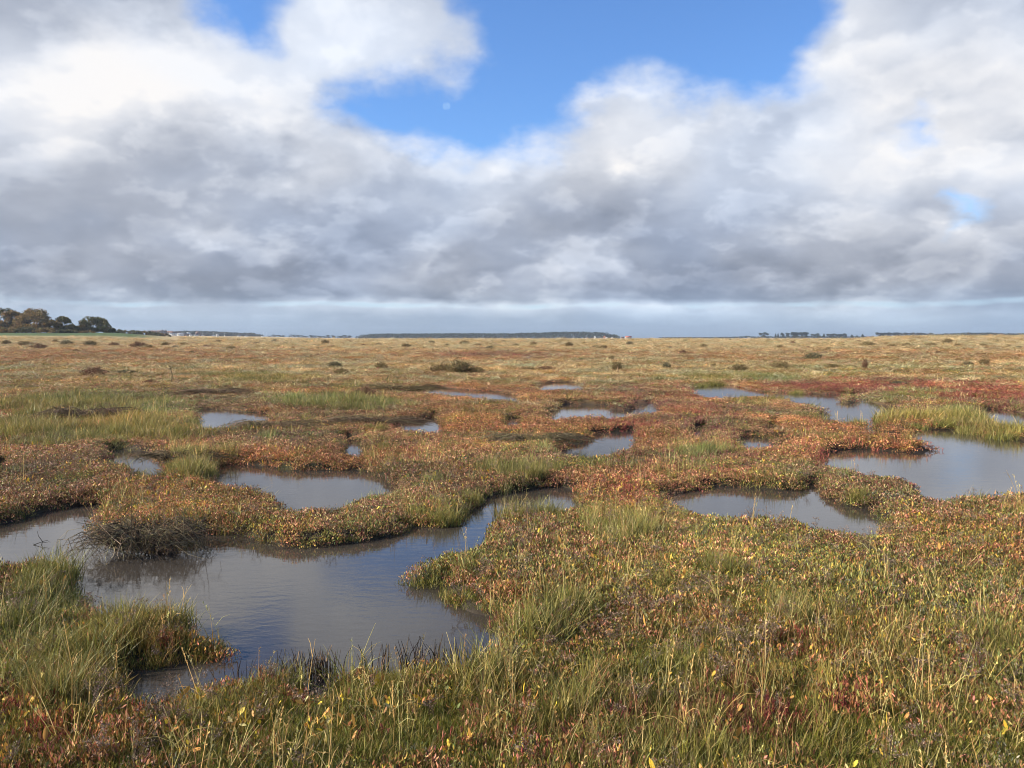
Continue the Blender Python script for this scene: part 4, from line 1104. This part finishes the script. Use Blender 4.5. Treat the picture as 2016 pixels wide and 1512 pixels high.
def tree(px, base_py, top_py, w_px, dist, pal, label, group, seed, n=7000, leaf=.5, name='oak_tree', nl=9, flat=.75, low=.12, cat='tree', lean=0.0):
    rng = np.random.RandomState(seed); mpp = dist / FPX
    a = (px - 1008) / FPX; x = a * dist * math.cos(PITCH); y = dist
    gz = float(relief(np.array([x]), np.array([y]))[0])
    ztop = H + (665 - top_py) * mpp; hgt = ztop - gz; w = w_px * mpp
    lobes = []
    for i in range(nl):
        t = (i + .5) / nl * 2 - 1; u = rng.uniform(-.5, .5)
        dome = math.sqrt(max(0.05, 1 - (t * .97) ** 2))
        zc = hgt * (low + (dome * .88 - low) * rng.uniform(.55, .8)); rr = w * rng.uniform(.13, .19)
        rz = min(rr * .8, (hgt * (dome * .95 + .05) - zc)) if i % 2 else min(rr * .75, hgt * .3)
        rz = max(rz, hgt * .12)
        if i % 2 == 0: zc = hgt * dome * .97 - rz + rng.uniform(-.04, .02) * hgt
        lobes.append((t * w * .40 + lean * zc, u * w * .5, max(zc, rz * .8), rr, rr, rz))
        if low < .2: lobes.append((t * w * .42, -abs(u) * w * .4, hgt * .16, rr * .9, rr * .7, hgt * .20))
    root = bpy.data.objects.new(name, None); scene.collection.objects.link(root); root.location = (x, y, gz)
    tag(root, label, cat, group)
    link('crown', crown_bag(rng, lobes, n, leaf, pal).mesh('crown', M_TREE), root)
    link('trunk', limbs_mesh(rng, lobes, (0, 0), hgt * .045), root)
    return root
BROWN = [(0.34,0.20,0.070,3),(0.24,0.16,0.055,3),(0.42,0.26,0.10,1.5),(0.16,0.145,0.045,2)]
DARK = [(0.095,0.095,0.034,3),(0.14,0.115,0.045,2),(0.17,0.115,0.05,1)]
GREEN = [(0.13,0.135,0.040,3),(0.20,0.165,0.055,2),(0.22,0.145,0.06,1.5)]
gO = 'windswept oaks on the left shore'
tree(-42, 656, 600, 120, 345, DARK, 'dark tree cut by the left edge of the picture', gO, 501, lean=-.05)
tree(8, 657, 604, 62, 335, DARK, 'dark evergreen oak at the left edge behind the brown oaks', gO, 502)
tree(30, 658, 609, 48, 330, BROWN, 'narrow brown oak left of the largest one', gO, 503)
tree(66, 658, 606, 80, 325, BROWN, 'largest broad brown oak of the left shore', gO, 504, n=12000, nl=14)
tree(106, 658, 630, 44, 322, BROWN, 'low brown oak filling the gap right of the largest oak', gO, 505)
tree(123, 657, 621, 44, 330, GREEN, 'airy oak with gaps of sky under its crown', gO, 506, n=3500, low=.35)
tree(140, 657, 640, 34, 322, DARK, 'low dark oak between the airy oak and the rightmost one', gO, 507)
tree(163, 657, 640, 28, 335, BROWN, 'small brown oak leaning on the left of the rightmost oak', gO, 508)
tree(188, 659, 622, 66, 335, GREEN, 'rightmost domed oak of the left shore', gO, 509, n=9000, nl=12)
tree(216, 659, 645, 24, 332, DARK, 'low dark bush tree trailing off the rightmost oak', gO, 510, n=1800)
gH = 'hedgerow bushes between the oaks and the village'
hl = ['dark hedgerow bush nearest the oaks', 'second hedgerow bush from the oaks', 'third hedgerow bush from the oaks, olive', 'fourth hedgerow bush from the oaks', 'middle hedgerow bush with a brown tint', 'sixth hedgerow bush from the oaks', 'third last hedgerow bush before the village', 'second last hedgerow bush before the village', 'last hedgerow bush before the village']
for i, px in enumerate([236, 248, 261, 272, 284, 296, 306, 316, 327]):
    tree(px, 662, [649, 650, 650, 651, 651, 652, 655, 655, 657][i], 19, 520 + 12 * (i % 3), [GREEN, BROWN, DARK][i % 3], hl[i], gH, 520 + i, n=900, leaf=.7, name='hedgerow_bush', nl=5, cat='bush')
gU = 'dark thicket at the foot of the oaks'
for i, (px, t, w) in enumerate([(14, 646, 40), (50, 644, 46), (92, 645, 44), (132, 650, 40), (172, 652, 30)]):
    tree(px, 659, t, w, 316, DARK if i % 2 else BROWN, ['shrubby thicket under the dark edge tree', 'pale brown thicket under the largest oak', 'dark thicket right of the largest oak trunk', 'dark thicket under the airy oak', 'dark thicket left of the rightmost oak'][i], gU, 540 + i, n=1600, leaf=.5, name='thicket_bush', nl=7, cat='bush')

# far pines: each stands on its own at about two kilometres
PD = 1500.0
PINE = [(0.030,0.042,0.026,3),(0.045,0.055,0.030,2),(0.022,0.030,0.022,2)]
def pine_mesh(seed, conic=False):
    rng = np.random.RandomState(seed)
    if conic: lobes = [(0, 0, .35, .32, .32, .25), (0, 0, .6, .22, .22, .22), (0, 0, .82, .12, .12, .2)]
    else: lobes = [(rng.uniform(-.3, .3), rng.uniform(-.25, .25), z_, rng.uniform(.16, .27), .22, rng.uniform(.10, .16)) for z_ in (.80, .74, .66, .58, .45, .30, .15)]
    c = crown_bag(rng, lobes, 620, .10, PINE).mesh('pine_crown', M_TREE)
    t = limbs_mesh(rng, lobes[:3], (0, 0), .03, (0.05,0.035,0.03))
    return c, t
PM = [pine_mesh(600 + i) for i in range(5)] + [pine_mesh(610, True), pine_mesh(611, True)]
def pine(px, top, w, k, label, group, dist=PD):
    mpp = dist / FPX; x = (px - 1008) * mpp; y = dist
    gz = float(relief(np.array([x]), np.array([y]))[0])
    hgt = H + (665 - top) * mpp - gz
    root = bpy.data.objects.new('pine_tree', None); scene.collection.objects.link(root)
    root.location = (x, y, gz - .3); root.scale = (w * mpp / 1.0, w * mpp / 1.0, hgt / .95)
    tag(root, label, 'pine tree', group)
    link('crown', PM[k][0], root); link('trunk', PM[k][1], root)
g1 = 'pines on the right skyline'
for i, (px, top, w, k, lab) in enumerate([
 (1499,655,11,0,'left half of the lone flat topped pine pair on the right skyline'), (1508,654,13,1,'right half of the lone flat topped pine pair on the right skyline'),
 (1526,657,6,5,'small pointed pine left of the dense stand'), (1531,657,6,6,'second small pointed pine left of the dense stand'),
 (1538,655,11,2,'leftmost pine of the dense dark stand'), (1550,655,12,3,'second pine of the dense dark stand'),
 (1601,657,11,1,'leftmost pine of the green stand'), (1610,656,12,4,'second pine of the green stand'), (1621,657,8,5,'pointed pine of the green stand'),
 (1676,659,10,5,'leftmost of the scattered single pines'), (1686,660,6,6,'second scattered single pine'), (1697,658,9,5,'third and tallest scattered single pine'), (1716,661,7,2,'rightmost scattered single pine'),
 ]): pine(px, top, w, k, lab, g1)
for px in np.linspace(1558, 1586, 6): pine(px + rngb.uniform(-1, 1), 653.5 + rngb.uniform(0, 1), 12, rngb.randrange(5), 'tall pine inside the dense dark stand of the right skyline', 'pines of the dense dark stand')
for px in np.linspace(1632, 1660, 6): pine(px + rngb.uniform(-1, 1), 656 + rngb.uniform(0, 1.5), 11, rngb.randrange(5), 'round pine in the right half of the green stand', 'pines of the green stand')
for i, px in enumerate(np.linspace(1728, 1830, 17)): pine(px + rngb.uniform(-1.5, 1.5), 654 + rngb.uniform(0, 2), 12, rngb.randrange(5), 'flat topped pine of the long wood behind the low dune', 'pines of the long wood behind the dune')
for i, px in enumerate(np.linspace(1836, 1898, 10)): pine(px + rngb.uniform(-1.5, 1.5), 657.5 + rngb.uniform(0, 2.5), 10, rngb.randrange(5), 'smaller pine in the thin middle of the skyline behind the dune', 'smaller pines behind the dune')

def wood(name, profile, dist, pal, label, seed, depth=120, n=9000, leaf=2.4):
    """far wood seen as one mass: leaf clumps over a ridge of crowns; profile = [(px, top_py)]"""
    rng = np.random.RandomState(seed); mpp = dist / FPX; P = np.array(profile, float)
    px = rng.uniform(P[0, 0], P[-1, 0], n); top = np.interp(px, P[:, 0], P[:, 1])
    y = dist + rng.rand(n) * depth
    x = (px - 1008) * mpp
    gz = relief(x, y)
    cell = vnoise(x / 9.0, y / 14.0, 3) * .5 + vnoise(x / 4.0, y / 6.0, 5) * .3
    htop = np.maximum(1.5, H + (665 - top) * mpp - gz) * (.80 + .38 * cell) * np.where(y < dist + 8, .94, 1)
    z = gz + htop * (1 - rng.rand(n) ** 1.5 * .98)
    bag = Bag(); L = rng.uniform(.6, 1.2, n) * leaf
    leaves(bag, rng, np.stack([x, y, z], 1), rng.randn(n, 3) + np.array([0, -.3, .5]), L, L * .8, pick(rng, pal, n, .25))
    return tag(link(name, bag.mesh(name, M_TREE)), label, 'wood', kind='stuff')
wood('far_wood', [(699,664),(712,660),(730,658),(800,657.5),(900,657),(1000,657),(1060,655.5),(1110,654),(1150,654),(1197,655.5),(1199,659),(1206,660),(1215,659),(1221,663)], 1600, PINE, 'long dark pine wood across the middle of the skyline', 700, n=16000)
wood('hill_wood', [(318,656),(340,653),(365,652),(395,653),(415,655),(440,656),(455,657),(464,656),(474,658),(484,661)], 1500, [(0.04,0.05,0.035,3),(0.06,0.06,0.04,2),(0.08,0.06,0.04,1)], 'wooded hill behind the village roofs', 701, n=8000)
wood('edge_wood', [(1878,661),(1900,658),(1925,656.5),(1960,655.5),(1990,657),(2005,656.5),(2012,659),(2060,657),(2150,656)], 1500, PINE, 'dark wood at the right edge of the skyline', 702, n=8000)
wood('low_scrub', [(1300,665.2),(1340,664.2),(1400,664.6),(1456,663.2),(1470,661.5),(1495,663),(1600,662),(1720,663)], 1450, PINE, 'thin low line of scrub under the right hand pines', 703, n=5000, leaf=1.4, depth=30)
g2 = 'small far trees between village and long wood'
for i, px in enumerate([492, 503, 512, 531, 541, 552, 560, 571, 578, 589, 597, 604, 612, 620, 631, 640, 648, 656, 669, 675, 682, 690]):
    pine(px, 658.5 + (i % 4) * .7 + (px > 600) * 1.0, 9 + (i % 3) * 2, i % 5, 'small round tree of the far line between the masts and the long wood' if px > 530 else 'small round tree of the far line left of the pair of masts', g2 if px > 530 else 'small far trees left of the masts', 1550)

# ------------------------------------------------------------------ village, huts and masts
M_WALLW = plain('whitewashed_wall', (0.72, 0.70, 0.66)); M_BRICK = plain('brick_wall', (0.17, 0.10, 0.075)); M_BRICKP = plain('pale_brick_wall', (0.27, 0.21, 0.17))
M_SLATE = plain('slate_roof', (0.12, 0.12, 0.13)); M_TILE = plain('dull_tile_roof', (0.16, 0.085, 0.06)); M_RED = plain('red_tile_roof', (0.50, 0.13, 0.07)); M_ORANGE = plain('orange_wall', (0.55, 0.25, 0.14)); M_CREAM = plain('cream_wall', (0.70, 0.58, 0.42))
M_GLASS = plain('window_glass', (0.03, 0.035, 0.04), .15, .1); M_MAST = plain('mast_paint', (0.75, 0.75, 0.74), .4, .05); M_HULL = plain('hull_paint', (0.70, 0.70, 0.70), .4, .1)
def boxes(bs):
    V = []; F = []
    for (x0, x1, y0, y1, z0, z1) in bs:
        n = len(V)
        V += [(x0,y0,z0),(x1,y0,z0),(x1,y1,z0),(x0,y1,z0),(x0,y0,z1),(x1,y0,z1),(x1,y1,z1),(x0,y1,z1)]
        F += [[n,n+3,n+2,n+1],[n+4,n+5,n+6,n+7],[n,n+1,n+5,n+4],[n+1,n+2,n+6,n+5],[n+2,n+3,n+7,n+6],[n+3,n,n+4,n+7]]
    return np.array(V), np.array(F)
def house(px, w, d, eave, ridge, dist, wall, roof, label, gable_front=False, chimney=False, name='house', cat='house', group='village buildings under the wooded hill', zoff=0.0, tower=False):
    mpp = dist / FPX; x = (px - 1008) * mpp
    gz = float(relief(np.array([x]), np.array([dist]))[0]) + zoff
    root = bpy.data.objects.new(name, None); scene.collection.objects.link(root); root.location = (x, dist, gz)
    tag(root, label, cat, group)
    V, F = boxes([(-w/2, w/2, -d/2, d/2, -1, eave)])
    link('wall', np_mesh('wall', V, F, wall), root)
    o = .3
    if gable_front: V = [(-w/2-o,-d/2-o,eave-.15),(w/2+o,-d/2-o,eave-.15),(w/2+o,d/2+o,eave-.15),(-w/2-o,d/2+o,eave-.15),(0,-d/2-o,ridge),(0,d/2+o,ridge)]; Q = [[1,2,5,4],[3,0,4,5],[0,3,2,1]]; T = [[0,1,4],[2,3,5]]
    else: V = [(-w/2-o,-d/2-o,eave-.15),(w/2+o,-d/2-o,eave-.15),(w/2+o,d/2+o,eave-.15),(-w/2-o,d/2+o,eave-.15),(-w/2-o,0,ridge),(w/2+o,0,ridge)]; Q = [[0,1,5,4],[2,3,4,5],[0,3,2,1]]; T = [[1,2,5],[3,0,4]]
    rf = link('roof', np_mesh('roof', V, [np.array(Q), np.array(T)], wall if (gable_front and roof is None) else roof), root)
    if gable_front and roof is not None:            # the gable wall in front of the roof
        V = [(-w/2,-d/2-o-.03,eave-.2),(w/2,-d/2-o-.03,eave-.2),(0,-d/2-o-.03,ridge-.25)]
        link('gable', np_mesh('gable', V, np.array([[0,1,2]]), wall), root)
    if chimney:
        V, F = boxes([(w*.22, w*.22+.9, -.4, .4, eave, ridge+1.2)]); link('chimney', np_mesh('chimney', V, F, M_BRICK), rf)
    nw = max(1, int(w // 3))
    for i in range(nw):
        cx = -w/2 + w * (i + .5) / nw
        V, F = boxes([(cx-.5, cx+.5, -d/2-.04, -d/2+.02, eave*.42, eave*.78)]); link('window', np_mesh('window', V, F, M_GLASS), root)
VD = 1150.0
house(318, 8, 7, 5.6, 7.0, VD, M_BRICKP, M_TILE, 'tall pale brick house left in the village', chimney=True)
house(326, 4, 5, 5.8, 7.0, VD + 6, M_BRICK, M_TILE, 'narrow red brick house right of the tall pale one', chimney=True)
house(308, 12, 7, 4.4, 6.6, VD + 20, M_BRICK, M_TILE, 'long brick house with tiled roof left of the tall pale one')
house(297, 8, 7, 5.0, 6.6, VD + 34, M_WALLW, M_SLATE, 'white house half behind the hedgerow')
house(342, 9, 7, 3.8, 6.2, VD - 10, M_WALLW, M_BRICK, 'low white house with dark red roof in the village', zoff=0)
house(336, 8, 7, 4.4, 6.6, VD + 15, M_BRICK, M_TILE, 'red roofed house behind the low white one')
house(350, 9, 6, 3.6, 6.0, VD + 24, M_BRICK, M_BRICK, 'dark brick house left of the white boathouse', zoff=0)
house(356, 6, 8, 2.6, 4.2, VD - 30, M_WALLW, M_WALLW, 'bright white gabled boathouse in the village', gable_front=True)
house(364, 8, 6, 2.6, 4.2, VD - 10, M_BRICKP, M_SLATE, 'pale low shed right of the white boathouse')
house(372, 4, 6, 3.6, 5.0, VD, M_BRICK, M_WALLW, 'small brick house with white roof edge')
house(379, 6, 5, 1.8, 2.6, VD - 30, M_WALLW, M_SLATE, 'first low white shed of the row right of the village')
house(386, 6, 5, 1.8, 2.6, VD - 30, M_WALLW, M_SLATE, 'second low white shed of the row right of the village')
house(391, 5, 8, 4.0, 6.4, VD + 40, M_BRICK, M_BRICK, 'dark red house behind the row of white sheds')
house(429, 3, 3, 1.9, 2.6, VD - 40, M_WALLW, M_WALLW, 'tiny white hut alone right of the village')
gW = 'buildings at the right end of the long wood'
house(1171, 3.2, 4, 1.8, 4.4, 1300, M_WALLW, M_WALLW, 'white steep gable at the right part of the long wood', gable_front=True, group=gW)
house(1190, 3.0, 4, 2.6, 4.6, 1300, M_ORANGE, M_ORANGE, 'orange steep gable between the white ones', gable_front=True, group=gW)
house(1194, 3.2, 4, 1.4, 2.4, 1290, M_WALLW, M_WALLW, 'low white shed touching the orange gable', gable_front=True, group=gW)
house(1205, 2.6, 4, 1.3, 2.4, 1300, M_WALLW, M_WALLW, 'small white gable at the end of the long wood', gable_front=True, group=gW)
house(1237, 9, 6, 2.6, 4.3, 1300, M_CREAM, M_RED, 'cream hut with bright red roof right of the long wood', group=gW)
house(1225, 4, 5, 1.8, 3.4, 1310, M_BRICKP, M_TILE, 'small brown hut left of the red roofed one', group=gW)
def boat(px, dist, hm, label, group, s=1.0):
    mpp = dist / FPX; x = (px - 1008) * mpp; gz = float(relief(np.array([x]), np.array([dist]))[0])
    root = bpy.data.objects.new('sailing_boat', None); scene.collection.objects.link(root); root.location = (x, dist, gz + .3); root.rotation_euler = (0, 0, px % 3)
    tag(root, label, 'boat', group)
    V = []; ns = 9
    for i in range(ns):
        t = i / (ns - 1) * 2 - 1; hw = (1 - abs(t) ** 2.4) * .9 + .03; X = t * 2.6
        V += [(X, -hw, .9 + t * t * .25), (X, -hw * .55, .1), (X, 0, -.1), (X, hw * .55, .1), (X, hw, .9 + t * t * .25)]
    F = [[i*5+k, (i+1)*5+k, (i+1)*5+k+1, i*5+k+1] for i in range(ns-1) for k in range(4)] + [[i*5+4, (i+1)*5+4, (i+1)*5, i*5] for i in range(ns-1)]
    link('hull', np_mesh('hull', np.array(V) * s, np.array(F), M_HULL), root)
    b = Bag(); sticks(b, [np.array([[.3,0,.5],[.3,0,hm*.5],[.3,0,hm]]), np.array([[.3,0,1.5],[-1.0,0,1.6],[-2.0,0,1.7]])], [.11,.07], [(1,1,1)]*2)
    link('mast', b.mesh('mast', M_MAST), root)
    for k in (-1, 1):
        b = Bag(); sticks(b, [np.array([[.3,0,hm*.97],[.3+1.1*k,0,hm*.5],[.3+2.2*k,0,.9]])], [.03], [(1,1,1)]); link('stay', b.mesh('stay', M_MAST), root)
gB = 'masts of laid up boats along the far channel'
for px, hm, lab in [(400,5.0,'boat mast just right of the white sheds'),(421,5.5,'boat mast left of the tiny white hut'),(443,6,'boat mast between the tiny white hut and the wooded hill end'),(471,7.5,'tall boat mast at the end of the wooded hill'),(486,5,'short boat mast right of the wooded hill'),
                    (519,7.5,'left and tallest of the pair of masts'),(525,7,'right one of the pair of masts'),(576,3,'short white boat in front of the line of small trees'),(1129,6.5,'mast in front of the right part of the long wood'),(1154,5.5,'short mast left of the white steep gable')]:
    boat(px, 1120 if px < 1000 else 1280, hm, lab, gB if px < 1000 else 'masts before the long wood')

# ------------------------------------------------------------------ moon (pale half moon in the blue gap)
def build_moon():
    import bmesh
    D = 9000.0
    a = (879 - 1008) / FPX; b = (756 - 209) / FPX
    cp, sp = math.cos(PITCH), math.sin(PITCH)
    d = Vector((a, cp + b * sp, -sp + b * cp)).normalized()
    bm = bmesh.new(); bmesh.ops.create_uvsphere(bm, u_segments=48, v_segments=32, radius=D * 7.2 / FPX)
    me = bpy.data.meshes.new('moon'); bm.to_mesh(me); bm.free()
    m = bpy.data.materials.new('moon'); m.use_nodes = True; nt = m.node_tree; nt.nodes.clear()
    # sunlit half gives its pale light through the blue air, the other half is lost in the sky
    g = nt.nodes.new('ShaderNodeNewGeometry')
    dp = nt.nodes.new('ShaderNodeVectorMath'); dp.operation = 'DOT_PRODUCT'
    nt.links.new(g.outputs['Normal'], dp.inputs[0]); dp.inputs[1].default_value = (-.80, -.55, -.25)
    f = E(nt, dp.outputs['Value']).smooth(0.1, 0.9) * 0.22
    tc = nt.nodes.new('ShaderNodeTexCoord'); mott = noise(nt, tc.outputs['Object'], 0.05, 3)
    em = nt.nodes.new('ShaderNodeEmission'); em.inputs[0].default_value = (0.36, 0.52, 0.70, 1)
    tr = nt.nodes.new('ShaderNodeBsdfTransparent'); mx = nt.nodes.new('ShaderNodeMixShader')
    nt.links.new((f * (mott * .6 + .7)).s, mx.inputs[0]); nt.links.new(tr.outputs[0], mx.inputs[1]); nt.links.new(em.outputs[0], mx.inputs[2])
    out = nt.nodes.new('ShaderNodeOutputMaterial'); nt.links.new(mx.outputs[0], out.inputs[0])
    me.materials.append(m)
    o = link('moon', me, loc=tuple(Vector((0, 0, H)) + d * D)); tag(o, 'faint pale half moon in the blue gap of the clouds', 'moon')
build_moon()
HAZE = 0.00014
def build_haze():
    V, F = boxes([(-2600, 2600, -2600, 2600, -1.6, 34)])
    m = bpy.data.materials.new('haze'); m.use_nodes = True; nt = m.node_tree; nt.nodes.clear()
    v = nt.nodes.new('ShaderNodeVolumePrincipled'); v.inputs['Color'].default_value = (0.72, 0.82, 0.95, 1); v.inputs['Density'].default_value = HAZE
    v.inputs['Anisotropy'].default_value = 0.2
    out = nt.nodes.new('ShaderNodeOutputMaterial'); nt.links.new(v.outputs[0], out.inputs['Volume'])
    tag(link('haze', np_mesh('haze', V, F, m)), kind='stuff')
build_haze()
